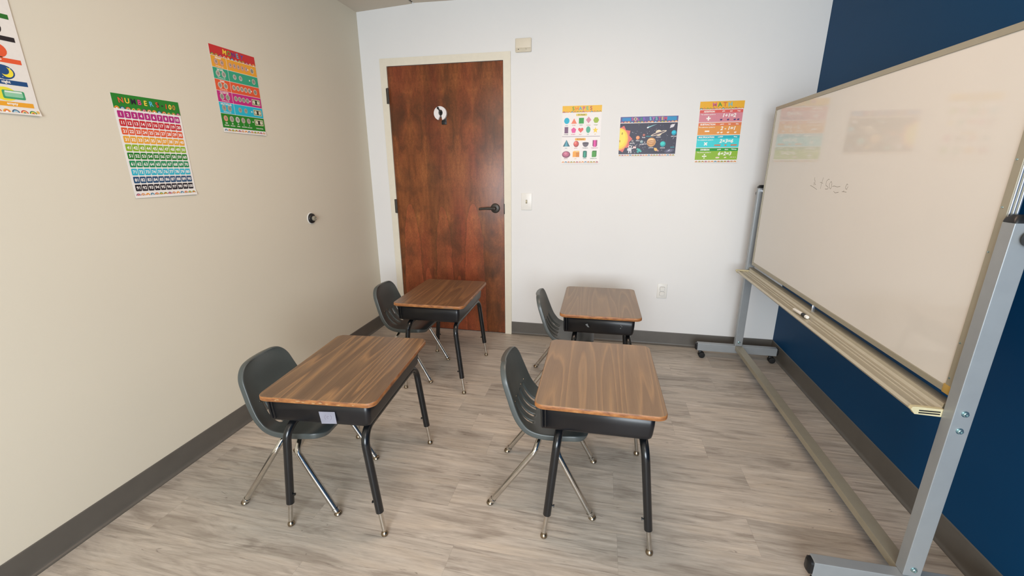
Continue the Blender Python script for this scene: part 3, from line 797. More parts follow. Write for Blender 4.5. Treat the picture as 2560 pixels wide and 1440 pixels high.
for st in strokes:
    pts = fillet([(XF + 0.0042, y, z) for y, z in st], [0.0035] * (len(st) - 2), 4) if len(st) > 2 else [(XF + 0.0042, y, z) for y, z in st]
    tube(bm, pts, 0.0011, 6)
for v in bm.verts: v.co.x = XF + 0.0038 + (v.co.x - XF - 0.0038) * 0.35
wpart('handwritten_sum', bm, M['ink'])['label'] = 'faint grey handwritten sum with a plus sign'

PX0, PX1 = 2.914, 2.964
for nm, y0, y1, s in (('far', -0.202, -0.166, 1), ('near', -2.058, -2.020, -1)):
    bm = B(PX0, PX1, y0, y1, 0.118, 1.247, 0.003)
    post = wpart('post', bm, M['alu'], wn=True)
    bm = bmesh.new(); loft(bm, [[(x, y, 1.247) for x, y in rrect(PX0 - .001, PX1 + .001, y0 - .001, y1 + .001, .006, 4)], [(x, y, 1.256) for x, y in rrect(PX0, PX1, y0, y1, .008, 4)], [(x, y, 1.266) for x, y in rrect(PX0 + .008, PX1 - .008, y0 + .006, y1 - .006, .010, 4)]])
    wpart('post_cap', bm, M['black_plastic'], post)
    yo = y0 if s < 0 else y1
    bm = bmesh.new(); lathe(bm, [(0, 0), (0.010, 0), (0.010, 0.006), (0.021, 0.008), (0.022, 0.020), (0.017, 0.026), (0, 0.027)], axis_mtx((2.939 + (0.012 if s < 0 else 0), yo, 1.210), (0, s, 0)), 24)
    wpart('lock_knob', bm, M['black_plastic'], post)
    for z in ((0.71, 0.655, 0.146) if s < 0 else (0.146,)):
        bm = bmesh.new(); lathe(bm, [(0, 0), (0.0095, 0), (0.0095, 0.0015), (0.0068, 0.0018), (0.0068, 0.0062), (0.0055, 0.0072), (0.003, 0.0072), (0.003, 0.005), (0, 0.005)], axis_mtx((2.9395, y0, z), (0, -1, 0)), 12)
        wpart('bolt', bm, M['bolt'], post)
    # pivot bracket between post and board frame
    yi = (y0, YF) if s > 0 else (YN, y1)
    bm = bmesh.new(); tube(bm, [(2.937, min(yi) - 0.004, 1.23), (2.937, max(yi) + 0.004, 1.23)], 0.011, 14)
    wpart('pivot', bm, M['alu_bright'], post)
    # foot bar, end caps and casters
    yb0, yb1 = (-0.204, -0.164) if s > 0 else (-2.066, -2.026)
    XL, XR = 2.660, 3.200
    bar = wpart('foot_bar', B(XL, XR, yb0, yb1, 0.060, 0.118, 0.003), M['alu'], wn=True)
    for xe, dx in ((XL, -1), (XR, 1)):
        bm = bmesh.new()
        poly = rrect(yb0 + .001, yb1 - .001, 0.062, 0.116, 0.012, 5)
        loft(bm, [[(xe + dx * 0.0, y, z) for y, z in poly], [(xe + dx * 0.008, y, z) for y, z in poly], [(xe + dx * 0.014, (y - (yb0 + yb1) / 2) * .6 + (yb0 + yb1) / 2, (z - .089) * .7 + .089) for y, z in poly]])
        wpart('end_cap', bm, M['black_plastic'], bar)
        xc = xe - dx * 0.030; yc = (yb0 + yb1) / 2
        bm = bmesh.new(); lathe(bm, [(0, 0.0605), (0.006, 0.0605), (0.006, 0.040), (0, 0.040)][::-1], Matrix.Translation((xc, yc, 0)), 12)
        box(bm, xc - 0.014, xc + 0.010, yc - 0.010, yc + 0.010, 0.032, 0.052, 0.004)
        cst = wpart('caster', bm, M['black_plastic'], bar)
        wx = xc + 0.008
        for sy in (-1, 1):
            bm = bmesh.new(); lathe(bm, [(0, -0.0075), (0.013, -0.0075), (0.0205, -0.006), (0.0225, -0.003), (0.0225, 0.003), (0.0205, 0.006), (0.013, 0.0075), (0, 0.0075)], axis_mtx((wx, yc + sy * 0.014, 0.0228), (0, 1, 0)), 28)
            bm.transform(Matrix.Translation((-2.94, 1.13, 0)))
            mesh_obj('wheel', bm, M['rubber'], cst) if False else mesh_obj('wheel', bm, M['rubber'], bar)
wpart('cross_bar', B(2.918, 2.966, -2.022, -0.2025, 0.088, 0.1175, 0.0015), M['alu_frame'], wn=True)
wpart('tray_rail', B(2.930, 2.958, -2.021, -0.201, 0.666, 0.711, 0.002), M['alu_frame'], wn=True)
bm = bmesh.new()
prof = [(2.927, 0.712), (2.921, 0.712), (2.920, 0.700), (2.914, 0.6925), (2.904, 0.6905), (2.902, 0.6935), (2.899, 0.6935), (2.897, 0.6905), (2.888, 0.6900), (2.886, 0.6925), (2.883, 0.6925), (2.881, 0.6900), (2.860, 0.6885), (2.853, 0.6900), (2.850, 0.6975), (2.844, 0.6985), (2.838, 0.690), (2.848, 0.678), (2.927, 0.676)]
loft(bm, [[(x, y, z) for x, z in prof] for y in (-2.008, -0.245)])
tray = wpart('marker_tray', bm, M['tray'], angle=25)
for ya, yb_ in ((-2.020, -2.0075), (-0.2455, -0.232)):
    bm = bmesh.new()
    prof2 = [(2.918, 0.698), (2.850, 0.6995), (2.838, 0.6985), (2.835, 0.690), (2.847, 0.6755), (2.918, 0.6735)]
    loft(bm, [[(x, y, z) for x, z in prof2] for y in (ya, yb_)])
    for zz in (0.6795, 0.6870): box(bm, 2.856, 2.910, min(ya, yb_) - 0.0006, min(ya, yb_) + 0.0002, zz, zz + 0.0038, mat=1)
    wpart('tray_end_cap', bm, [M['tray_cap'], M['slot']], tray, angle=30)['label'] = 'yellowed plastic end cap'
wpart('clip', B(2.920, 2.932, -1.165, -1.158, 0.700, 0.743, 0.001), M['alu_bright'])

# dry erase marker lying on the tray
mk = thing('dry_erase_marker', 'white marker with a black cap lying on the whiteboard tray', 'marker', (2.868, -1.165, 0.7005), rad(0))
def mpart(name, prof, mat, lab=None):
    bm = bmesh.new(); lathe(bm, prof, axis_mtx((0, 0.060, 0), (0.10, -1, 0)), 20); return mesh_obj(name, bm, mat, mk)
mpart('barrel', [(0, 0), (0.0065, 0.0005), (0.0080, 0.004), (0.0082, 0.080), (0, 0.080)], M['white_plastic'])
mpart('cap', [(0.0082, 0.078), (0.0090, 0.079), (0.0090, 0.108), (0, 0.108)], M['black_plastic'])
mpart('cap_end', [(0.0088, 0.1075), (0.0090, 0.116), (0.0075, 0.122), (0, 0.1225)], M['white_plastic'])

# ------------------------------------------------------------------ posters
_glyph = {}
def glyph(txt, bold=0.0, shear=0.0):
    k = (txt, bold, shear)
    if k not in _glyph:
        cu = bpy.data.curves.new('lettering', 'FONT'); cu.body = txt; cu.resolution_u = 3; cu.offset = bold; cu.shear = shear
        cu.align_x = 'CENTER'; cu.align_y = 'CENTER' if False else 'TOP_BASELINE'
        ob = bpy.data.objects.new('lettering', cu)
        me = ob.to_mesh()
        vs = [tuple(v.co[:2]) for v in me.vertices]; fs = [tuple(p.vertices) for p in me.polygons]
        ob.to_mesh_clear(); bpy.data.objects.remove(ob); bpy.data.curves.remove(cu)
        if vs:
            xs = [v[0] for v in vs]; ys = [v[1] for v in vs]
            cx, cy = (min(xs) + max(xs)) / 2, (min(ys) + max(ys)) / 2
            vs = [(x - cx, y - cy) for x, y in vs]; ww, hh = max(xs) - min(xs), max(ys) - min(ys)
        else: ww = hh = 0
        _glyph[k] = (vs, fs, ww, hh)
    return _glyph[k]
class Poster:
    """canvas in cm, origin top left, y down; every shape is a thin coloured layer on the sheet"""
    def __init__(s, w, h, paper='#E9E6E2'):
        s.w, s.h = w, h; s.v = []; s.f = []; s.c = []; s.layer = 0; s.paper = paper
    def add(s, pts, faces, color, lay):
        b = len(s.v); s.v += [(x, y, lay) for x, y in pts]; s.f += [tuple(b + i for i in f) for f in faces]; s.c += [srgb(color)] * len(faces)
    def poly(s, pts, color, lay=1): s.add(pts, [tuple(range(len(pts)))], color, lay)
    def rect(s, x0, y0, x1, y1, color, lay=1, r=0):
        if r: s.poly(rrect(x0, x1, y0, y1, r, 3), color, lay)
        else:
            nx = max(1, int(abs(x1 - x0) / 4)); ny = max(1, int(abs(y1 - y0) / 4))
            pts = [(x0 + (x1 - x0) * i / nx, y0 + (y1 - y0) * j / ny) for j in range(ny + 1) for i in range(nx + 1)]
            s.add(pts, [(j*(nx+1)+i, j*(nx+1)+i+1, (j+1)*(nx+1)+i+1, (j+1)*(nx+1)+i) for j in range(ny) for i in range(nx)], color, lay)
    def ell(s, cx, cy, rx, ry=None, color='#000000', lay=1, n=20, a0=0, a1=360, rot=0):
        ry = rx if ry is None else ry; full = a1 - a0 >= 360
        pts = [(cx + rx * cos(rad(a0 + (a1 - a0) * k / (n if full else n - 1))) * cos(rad(rot)) - ry * sin(rad(a0 + (a1 - a0) * k / (n if full else n - 1))) * sin(rad(rot)),
                cy + rx * cos(rad(a0 + (a1 - a0) * k / (n if full else n - 1))) * sin(rad(rot)) + ry * sin(rad(a0 + (a1 - a0) * k / (n if full else n - 1))) * cos(rad(rot))) for k in range(n)]
        s.poly(pts, color, lay)
    def text(s, t, cx, cy, hgt, color, lay=3, bold=0.02, shear=0, rot=0, wmax=None, cap=True):
        vs, fs, ww, hh = glyph(t, bold, shear)
        if not vs: return
        k = hgt / (0.73 if cap else hh)
        kx = k if wmax is None or ww * k <= wmax else wmax / ww
        ca, sa = cos(rad(rot)), sin(rad(rot))
        s.add([(cx + x * kx * ca + y * k * sa, cy - y * k * ca + x * kx * sa) for x, y in vs], fs, color, lay)
    def title(s, t, cx, cy, hgt, pitch, colors, seed=1, outline=None):
        rnd = random.Random(seed); n = len(t); x = cx - pitch * (n - 1) / 2
        for i, ch in enumerate(t):
            if ch != ' ':
                c = colors[i % len(colors)]; r = rnd.uniform(-9, 9)
                if outline: s.text(ch, x, cy, hgt, outline, 3, 0.05, rot=r)
                s.text(ch, x, cy, hgt, c, 4, 0.022, rot=r)
            x += pitch
    def rainbows(s, x0, x1, y, r, seed=0, lay=2):
        pal = [('#C0392B', '#F1C27B', '#3A7D6B'), ('#E2A93B', '#D9642E', '#FFFFFF'), ('#6B2D5C', '#E8A0A8', '#C0392B'), ('#2E7D4F', '#E2D04A', '#B5302A'), ('#234B6E', '#8CC0D8', '#C9C0B8'), ('#C9683B', '#F0D9A8', '#8A3A55'), ('#8FA838', '#C9422F', '#F3E3B5')]
        n = int((x1 - x0) / (2 * r)); st = (x1 - x0) / n
        for i in range(n):
            c = pal[(i * 3 + seed) % len(pal)]; cx = x0 + st * (i + .5)
            for k, (f, cc) in enumerate(zip((1, .7, .38), c)):
                s.ell(cx, y, r * f * .92, r * f * .92, cc, lay + k * .5, 11, 180, 360)
    def build(s, name, label, origin, udir, ndir, curl=lambda u, v: 0.0, group=None, cat='poster', vdir=(0, 0, -1)):
        bm = bmesh.new(); lay = bm.loops.layers.float_color.new('print')
        o, u_, n_, v_ = Vector(origin), Vector(udir), Vector(ndir), Vector(vdir)
        def W_(x, y, d): return o + u_ * (x / 100) + v_ * (y / 100) + n_ * (0.0012 + curl(x / s.w, y / s.h) + d * 0.00015)
        nx, ny = 14, 18
        for d in (0, -5):
            g_ = [[bm.verts.new(W_(s.w * i / nx, s.h * j / ny, d)) for i in range(nx + 1)] for j in range(ny + 1)]
            for j in range(ny):
                for i in range(nx):
                    q = (g_[j][i], g_[j][i+1], g_[j+1][i+1], g_[j+1][i])
                    f = bm.faces.new(q if d < 0 else q[::-1])
                    for l in f.loops: l[lay] = srgb(s.paper)
            if d == 0: ga = g_
        border = lambda g_: g_[0] + [r[-1] for r in g_[1:]] + g_[-1][-2::-1] + [r[0] for r in g_[-2:0:-1]]
        a, b = border(ga), border(g_)
        for i in range(len(a)):
            f = bm.faces.new((a[i], a[(i+1) % len(a)], b[(i+1) % len(a)], b[i]))
            for l in f.loops: l[lay] = srgb(s.paper)
        vs = [bm.verts.new(W_(x, y, 1 + d)) for x, y, d in s.v]
        nd = n_
        for fi, c in zip(s.f, s.c):
            try: f = bm.faces.new([vs[i] for i in fi])
            except ValueError: continue
            f.normal_update()
            if f.normal.dot(nd) < 0: f.normal_flip()
            for l in f.loops: l[lay] = c
        ob = mesh_obj(name, bm, M['print'], smooth=False, normals=False)
        return tag(ob, label, cat, group)
BX = dict(udir=(1, 0, 0), ndir=(0, -1, 0))       # on the back wall
LX = dict(udir=(0, 1, 0), ndir=(1, 0, 0))        # on the left wall
TC = ['#E0403A', '#F4D03F', '#241C2E', '#D8468C', '#F5E04A', '#4FC3DC', '#D9532C']
CURL = lambda u, v: 0.0012 * v + 0.0050 * max(0.0, v - 17 / 18) * 18 * (0.25 + 0.75 * u)

# numbers chart
p = Poster(28, 40.6)
p.rect(0, 0, 28, 5.6, '#1E7D22')
p.title('NUMBERS', 10.6, 2.3, 2.0, 2.45, ['#E06A3A', '#F0D040', '#241C2E', '#D8468C', '#F5E04A', '#4FC3DC', '#D9532C'], 3, '#3A1F1A')
p.title('1-100', 21.9, 2.5, 2.0, 1.75, ['#241C2E', '#241C2E', '#E0532C', '#F5E04A', '#C8903A'], 5, '#3A1F1A')
p.rainbows(0.1, 27.9, 5.6, 1.05, 1)
rows = ['#B0227A', '#C4232E', '#E0572E', '#E8A32C', '#8DB423', '#147A1C', '#1B8A55', '#2BB5CE', '#1C4A72', '#1E1622']
for r in range(10):
    for c in range(10):
        x = 0.85 + c * 2.64; y = 6.35 + r * 3.2
        p.rect(x, y, x + 2.42, y + 2.66, rows[r], 1, 0.35)
        p.text(str(r * 10 + c + 1), x + 1.21, y + 1.33, 1.25, '#F2EEEA', 3, 0.03, wmax=2.1)
p.rainbows(0.4, 27.6, 39.6, 0.95, 2)
p.build('numbers_poster', 'green-topped numbers one to hundred poster on the left wall', (0, -1.909, 1.672), curl=CURL, **LX)

# money chart
p = Poster(28.5, 40.4)
p.rect(0, 0, 28.5, 4.7, '#C62828')
p.title('MONEY', 14.2, 2.0, 2.3, 2.7, ['#F4D03F', '#5FA83A', '#3C3C8C', '#3FB0C8', '#3C4FA8'], 2)
p.rainbows(0.1, 28.4, 4.7, 1.1, 3)
bands = [('#E8A22C', 'PENNY', 5, 0), ('#2FA07C', 'NICKEL', 2, 0), ('#E0582E', 'DIME', 5, 0), ('#C0247C', 'QUARTER', 4, 1), ('#1DB4CE', 'HALF DOLLAR', 2, 1)]
def coin(x, y, r, c, c2, r2='#8F8A80'):
    p.ell(x, y, r, r * 1.12, c, 2, 18); p.ell(x, y, r * .8, r * .9, c2, 2.5, 16); p.ell(x + r * .1, y - r * .1, r * .42, r * .55, r2, 3, 10)
for k, (c, nm, nc, bill) in enumerate(bands):
    y = 4.9 + k * 5.3
    p.rect(0, y, 9.0, y + 5.1, c); p.rect(9.2, y, 28.5, y + 5.1, c)
    p.text(nm, 4.4, y + 0.75, 0.85, '#F4F0E6', 3, 0.03, wmax=6.6)
    p.text('US Money coin', 4.4, y + 4.5, 0.55, '#F4F0E6', 3, 0.01, wmax=6.6)
    cc = [('#C88A72', '#D8A890'), ('#C9C6BE', '#AFA79C'), ('#DCD9C6', '#9C998C'), ('#C9C9B6', '#8E9A84'), ('#B9A98C', '#A39C90')][k]
    coin(2.7, y + 2.6, 1.25, *cc); coin(6.1, y + 2.6, 1.25, *cc)
    xs = [11.2 + i * 2.55 for i in range(nc)] if nc > 2 else [12.8, 16.6]
    for x in xs: coin(x, y + 2.5, 1.1, *cc)
    p.text('=', 22.6 if not bill else 20.6, y + 2.5, 0.6, '#F4F0E6', 3, 0.03, cap=False)
    if bill:
        p.rect(21.9, y + 1.1, 27.6, y + 4.1, '#C9C8A0', 2); p.rect(22.3, y + 1.5, 27.2, y + 3.7, '#6E7458', 2.5)
        p.rect(24.3, y + 1.6, 25.3, y + 3.6, '#22241C', 3); p.ell(23.3, y + 2.6, .8, .9, '#DAD8BE', 3); p.ell(26.2, y + 2.6, .8, .9, '#DAD8BE', 3)
    else: coin(25.4, y + 2.6, 1.2, '#D5D0BE', '#8E897C')
y = 31.4
p.rect(0, y, 28.5, 38.2, '#188018')
for i, (n1, n2) in enumerate((('100', 'PENNIES'), ('20', 'NICKELS'), ('10', 'DIMES'), ('4', 'QUARTERS'), ('2', 'HALF DOLLARS'))):
    x = 2.6 + i * 3.7
    coin(x, y + 2.3, 1.3, ['#C88A72', '#B9B4A8', '#D8D6CA', '#C0A890', '#9C9488'][i], ['#D8A080', '#A8A196', '#B9B6AA', '#A8A8A0', '#B0A69A'][i])
    p.text(n1, x, y + 4.5, 0.7, '#F4F0E6', 3, 0.03); p.text(n2, x, y + 5.6, 0.55, '#F4F0E6', 3, 0.02, wmax=3.3)
p.text('=', 20.4, y + 2.4, 0.6, '#F4F0E6', 3, 0.03, cap=False)
p.rect(21.6, y + 0.9, 27.7, y + 4.0, '#D8D6AE', 2); p.rect(22.0, y + 1.3, 27.3, y + 3.6, '#6E7458', 2.5); p.rect(24.2, y + 1.4, 25.2, y + 3.5, '#22241C', 3)
p.ell(23.1, y + 2.4, .8, .9, '#DAD8BE', 3); p.ell(26.2, y + 2.4, .8, .9, '#DAD8BE', 3)
p.text('1 DOLLAR BILL', 24.5, y + 5.5, 0.6, '#F4F0E6', 3, 0.02, wmax=5.4)
p.rainbows(0.5, 28, 39.7, 1.0, 4)
p.build('money_poster', 'red-topped money poster with coin rows on the left wall', (0, -1.407, 1.967), curl=CURL, **LX)

# opposites chart, mostly outside the photo
p = Poster(28, 40.4, '#E4DFD8')
LB = [('full', 'empty'), ('day', 'night'), ('stop', 'go'), ('light', 'dark'), ('left', 'right')]
p.rect(0, 0, 28, 3.6, '#D9642E'); p.title('OPPOSITES', 14, 1.8, 1.9, 2.5, TC, 6)
lc = [('#1E8A55', '#E8A32C'), ('#1DB4CE', '#14467A'), ('#2E9A4A', '#E0572E'), ('#F0D040', '#18141C'), ('#8DB423', '#14681C')]
for k, ((a, b), (c1, c2)) in enumerate(zip(LB, lc)):
    yb_ = 38.05 - k * 6.62
    p.poly([(1.2, yb_ - 1.4), (15.4, yb_ - 1.4), (13.9, yb_), (1.2, yb_)], c1); p.poly([(15.4, yb_ - 1.4), (26.8, yb_ - 1.4), (26.8, yb_), (13.9, yb_)], c2)
    p.text(a, 7, yb_ - .7, .8, '#F4F0E6', 3, 0.03); p.text(b, 21.4, yb_ - .7, .8, '#F4F0E6', 3, 0.03)
    p.ell(7.4, yb_ - 3.7, 2.7, 2.1, ['#3EA86A', '#F2E24A', '#C62828', '#F2E9A0', '#8DB423'][k])
cx = 21.6
y = 38.05
p.ell(20.4, y - 3.7, 2.9, 2.1, '#E8DC3A', 1); p.rect(19.6, y - 4.9, 25.2, y - 2.3, '#3D9C6A', 2, .4); p.rect(20.1, y - 4.5, 24.7, y - 2.9, '#8FC6A4', 2.5, .3); p.rect(20.3, y - 4.7, 24.6, y - 4.2, '#DCE9DC', 3)
y -= 6.62; p.ell(21.4, y - 3.7, 2.9, 2.2, '#14467A', 1)
p.ell(22.4, y - 3.7, 1.5, 1.5, '#F0DC3C', 2); p.ell(21.7, y - 4.2, 1.25, 1.25, '#14467A', 3)
for sx, sy in ((19.4, -4.6), (19.8, -3.0), (20.6, -5.2), (21.0, -2.2), (23.3, -5.0)): p.ell(sx, y + sy, .12, .12, '#F0E8C8', 3, 6)
y -= 6.62; p.ell(21.2, y - 3.5, 2.7, 2.2, '#E0572E', 1); p.rect(20.8, y - 6.2, 22.2, y - 3.6, '#2A2A22', 2); p.ell(21.5, y - 5.7, .42, .42, '#6A6A58', 3, 10); p.ell(21.5, y - 4.9, .42, .42, '#6A6A58', 3, 10); p.ell(21.5, y - 4.05, .5, .5, '#4FA83A', 3, 10); p.rect(21.35, y - 3.6, 21.65, y - 1.6, '#2A2A22', 2); p.rect(20.6, y - 1.7, 22.4, y - 1.4, '#2A2A22', 2)
y -= 6.62; p.ell(21.2, y - 3.7, 3.0, 2.4, '#18141C', 1); p.ell(20.2, y - 4.1, .9, .9, '#8C8A58', 2); p.rect(19.8, y - 3.4, 20.6, y - 2.4, '#6E6C4C', 2)
y -= 6.62; p.ell(20.6, y - 3.7, 2.8, 2.2, '#5FA81E', 1)
p.rainbows(0.4, 27.0, 39.9, 1.05, 5)
p.ell(27.3, 39.3, .45, .5, '#D8B25A', 2, 10)
p.build('opposites_poster', 'white poster of opposites, night and empty, at the far left edge', (0, -2.433, 1.9625), curl=lambda u, v: 0.002 * u + 0.0060 * max(0.0, v - 17 / 18) * 18 * u, **LX)

# shapes chart
p = Poster(28.3, 40.4, '#EFEBEA')
p.rect(0, 0, 28.3, 4.6, '#F0BE3C')
p.title('SHAPES', 14.3, 1.9, 2.5, 2.55, ['#5C9A3A', '#E0703A', '#4FA8C8', '#C85A8C', '#4FB8A0', '#B5424A'], 4)
p.rainbows(0.1, 28.2, 4.6, 0.95, 2)
n0 = len(p.v)
p.rect(10.1, 5.4, 17.9, 6.8, '#E0CE6A', 1); p.text('2D Shapes', 14, 6.1, .9, '#7C7436', 3, 0.02)
p.rect(9.9, 20.8, 17.6, 22.3, '#F0B44A', 1); p.text('3D Shapes', 13.8, 21.5, .9, '#9A6A2A', 3, 0.02)
p.rect(0.2, 19.6, 27.9, 19.85, '#7D7284', 1)
for x, y, nm, c in ((3.3, 12.6, 'circle', '#2A7A90'), (8.6, 12.6, 'triangle', '#D86A50'), (13.9, 12.6, 'square', '#2A6A3A'), (19.2, 12.6, 'rhombus', '#C85A7A'), (24.5, 12.6, 'hexagon', '#8A9A3A'),
                    (3.1, 18.4, 'rectangle', '#4A3048'), (8.4, 18.4, 'pentagon', '#C83A78'), (13.6, 18.4, 'heart', '#C84A4A'), (19.1, 18.4, 'oval', '#3A8A6A'), (24.4, 18.4, 'star', '#D8A838'),
                    (3.4, 27.2, 'cone', '#3A6A7A'), (10.6, 27.2, 'sphere', '#B84A4A'), (17.6, 27.2, 'hemisphere', '#4A4450'), (24.4, 27.2, 'hexagonal prism', '#A83A78'),
                    (3.4, 34.0, 'ellipsoid', '#8A3A58'), (10.6, 34.0, 'cube', '#D8983A'), (17.5, 34.0, 'cylinder', '#2A6A58'), (23.9, 34.0, 'rectangular prism', '#2A6A2A')):
    p.text(nm, x, y, .62, c, 3, 0.015, wmax=4.9)
p.ell(3.4, 9.7, 1.95, 1.95, '#12B4D4', 1, 28)
p.poly([(6.6, 11.6), (8.7, 8.2), (10.8, 11.6)], '#EE8466'); p.rect(12.2, 8.0, 15.8, 11.6, '#2E9E44')
p.poly([(19.2, 7.3), (21.1, 9.4), (19.2, 11.5), (17.3, 9.4)], '#D890A4')
p.poly([(24.6 + 2.1 * cos(rad(60 * k)), 9.6 + 1.95 * sin(rad(60 * k))) for k in range(6)], '#9CBA3A')
p.rect(1.9, 13.6, 4.6, 17.6, '#7A5878')
p.poly([(8.6 + 1.95 * cos(rad(72 * k - 90)), 15.8 + 1.95 * sin(rad(72 * k - 90))) for k in range(5)], '#E45AA0')
p.poly([(13.8 + 1.95 * (16 * math.sin(a) ** 3) / 16, 15.6 - 1.85 * (13 * cos(a) - 5 * cos(2*a) - 2 * cos(3*a) - cos(4*a)) / 16) for a in [2 * pi * k / 28 for k in range(28)]], '#E8605E')
p.ell(19.2, 15.5, 1.6, 2.1, '#52AE90')
p.poly([(24.4 + (2.1 if k % 2 == 0 else .9) * cos(rad(36 * k - 90)), 15.9 + (2.1 if k % 2 == 0 else .9) * sin(rad(36 * k - 90))) for k in range(10)], '#F4D03C')
def shade(c, f):
    h = c.lstrip('#'); return tuple(min(255, int(int(h[i:i+2], 16) * f)) for i in (0, 2, 4))
for k in range(6):
    a, b = k / 6, (k + 1) / 6; f = [0.62, 0.85, 1.12, 1.0, 0.8, 0.62][k]
    p.poly([(3.6, 21.7), (1.0 + 5.2 * a, 26.1), (1.0 + 5.2 * b, 26.1)], shade('#5A9FB4', f))
    p.rect(16.0 + 2.9 * a, 29.4, 16.0 + 2.9 * b + .02, 33.0, shade('#3AA088', f)); p.rect(22.8 + 3.3 * a, 22.2, 22.8 + 3.3 * b + .02, 26.0 + (.5 if 1 <= k <= 4 else 0), shade('#D8489C', f * 1.05))
p.ell(17.45, 29.4, 1.45, .5, '#2E8070', 2); p.ell(17.45, 33.0, 1.45, .5, '#2E8070', .9)
p.ell(10.8, 24.5, 2.0, 2.0, '#A84A48'); p.ell(10.5, 24.2, 1.5, 1.5, '#DC5E5A', 1.5); p.ell(10.2, 23.8, .8, .8, '#F08C80', 2)
p.ell(17.7, 23.9, 2.3, 2.6, '#6A626C', 1, 20, 0, 180); p.ell(17.7, 23.9, 2.3, .5, '#514A56', 2)
p.ell(3.6, 31.3, 3.1, 2.2, '#8A5068'); p.ell(3.4, 31.0, 2.3, 1.6, '#C06A88', 1.5); p.ell(3.2, 30.6, 1.1, .8, '#DC8CA4', 2)
p.rect(8.5, 29.6, 10.9, 33.0, '#F0A848'); p.rect(10.9, 29.8, 13.4, 33.0, '#D8892E'); p.poly([(8.5, 29.6), (9.4, 28.9), (13.4, 28.9), (13.4, 29.8), (10.9, 29.6)], '#F8C878', 2)
p.rect(22.6, 29.6, 25.4, 33.1, '#4A9A3A'); p.poly([(22.6, 29.6), (23.2, 28.9), (26.0, 28.9), (26.0, 32.5), (25.4, 33.1), (25.4, 29.6)], '#3A7C2E', 2)
p.v[n0:] = [(x, 4.6 + (y - 4.6) * 1.094, d) for x, y, d in p.v[n0:]]
p.rainbows(0.4, 27.6, 39.7, 1.0, 1)
p.build('shapes_poster', 'yellow-topped shapes poster, leftmost of three on the white wall', (1.585, 0, 1.8135), curl=CURL, **BX)

# solar system chart
p = Poster(39.8, 27.2, '#EFEAEA')
p.rect(0.3, 0.2, 39.6, 4.2, '#5A5C96'); p.rect(1.6, .8, 7.6, 3.0, '#2C88C4', 1.5); p.rect(32.2, .6, 38.6, 3.2, '#2A92C4', 1.5)
p.title('SOLAR SYSTEM', 19.9, 1.75, 2.1, 2.05, ['#D85A90', '#F4D890', '#E05A9A', '#3A9A70', '#8A5AC8', '#F0F0F0', '#8AE0E4', '#D878C0', '#7AD0B0', '#E05A7A', '#F0C878', '#D85A80'], 8)
p.rainbows(0.4, 39.5, 4.2, 1.1, 2, 1.5)
p.rect(0.3, 4.6, 39.6, 25.7, '#37364A')
star = []
for k in range(11):
    a = rad(-90 + 18 * k); r = 9.6 if k % 2 else 7.6
    star.append((max(.35, .35 + r * .95 * cos(a)), 15.2 + r * 1.0 * sin(a)))
p.poly(star, '#E0706A', 1.5)
p.ell(.35, 15.2, 6.2, 7.6, '#F0B85A', 2, 24, -90, 90); p.ell(.35, 14.8, 5.4, 6.8, '#F4D84A', 2.5, 24, -90, 90); p.ell(.35, 14.4, 4.2, 5.6, '#F8E45C', 3, 24, -90, 90)
p.ell(2.1, 11.4, .45, .9, '#B8962C', 3.5, 12, rot=12); p.ell(.7, 16.6, .5, .8, '#C9A234', 3.5, 10)
rs = random.Random(12)
for i in range(60):
    x, y = rs.uniform(9, 39), rs.uniform(5.4, 25); p.ell(x, y, rs.uniform(.08, .24), None, '#D8D4E0', 1.5, 6)
for r in (12, 16, 20.5, 25, 29, 33): # orbits
    pts = [(r * cos(rad(a)), 15.2 + r * .55 * sin(rad(a))) for a in range(-46, 48, 4)]
    ring = [(x, y) for x, y in pts if 5 < y < 25.4 and x < 39]; 
    for a, b in zip(ring, ring[1:]): p.poly([a, b, (b[0] + .12, b[1]), (a[0] + .12, a[1])], '#4F4E66', 1.4)
def planet(x, y, r, c, c2, nm, dy=None):
    p.ell(x, y, r, r, c, 2, 24); p.ell(x - r * .15, y - r * .2, r * .75, r * .6, c2, 2.5, 20)
    p.text(nm, x, y + r + .75, .62, '#ECE8EC', 3, 0.03, wmax=3.6)
planet(9.6, 16.6, .85, '#7A7276', '#A09698', 'MERCURY'); planet(13.2, 14.4, 1.3, '#E8905A', '#F4AC7C', 'VENUS'); planet(16.0, 17.2, 1.15, '#6A8A98', '#A8B8B8', 'EARTH')
planet(17.3, 12.7, .9, '#A85A50', '#C0786A', 'MARS'); planet(18.2, 17.6, .4, '#B8B0B0', '#D0C8C8', 'MOON')
planet(22.7, 17.6, 3.1, '#D8A468', '#F0C898', 'JUPITER')
for dy, f in ((-.9, .9), (.3, 1.0), (1.4, .8)): p.poly([(22.7 - 2.9 * f, 17.6 + dy), (22.7, 17.3 + dy), (22.7 + 2.9 * f, 17.5 + dy), (22.7 + 2.7 * f, 18.1 + dy), (22.7, 17.9 + dy), (22.7 - 2.8 * f, 18.3 + dy)], '#B87C4C', 3)
planet(30.7, 18.9, 1.9, '#22A8B0', '#3CD4CC', 'URANUS'); planet(37.6, 11.4, 1.7, '#1098B8', '#20C8E0', 'NEPTUNE')
p.ell(27.3, 11.4, 2.1, 2.1, '#E4D4B8', 2, 24); p.ell(27.3, 11.6, 5.6, 1.0, '#D8C8B8', 2.5, 30, rot=-18); p.ell(27.3, 11.6, 4.4, .5, '#5A4E5A', 3, 24, rot=-18); p.ell(27.1, 10.5, 1.8, 1.0, '#EEDFC4', 3.5, 16, 180, 360)
p.text('SATURN', 27.3, 14.2, .62, '#ECE8EC', 3, 0.03)
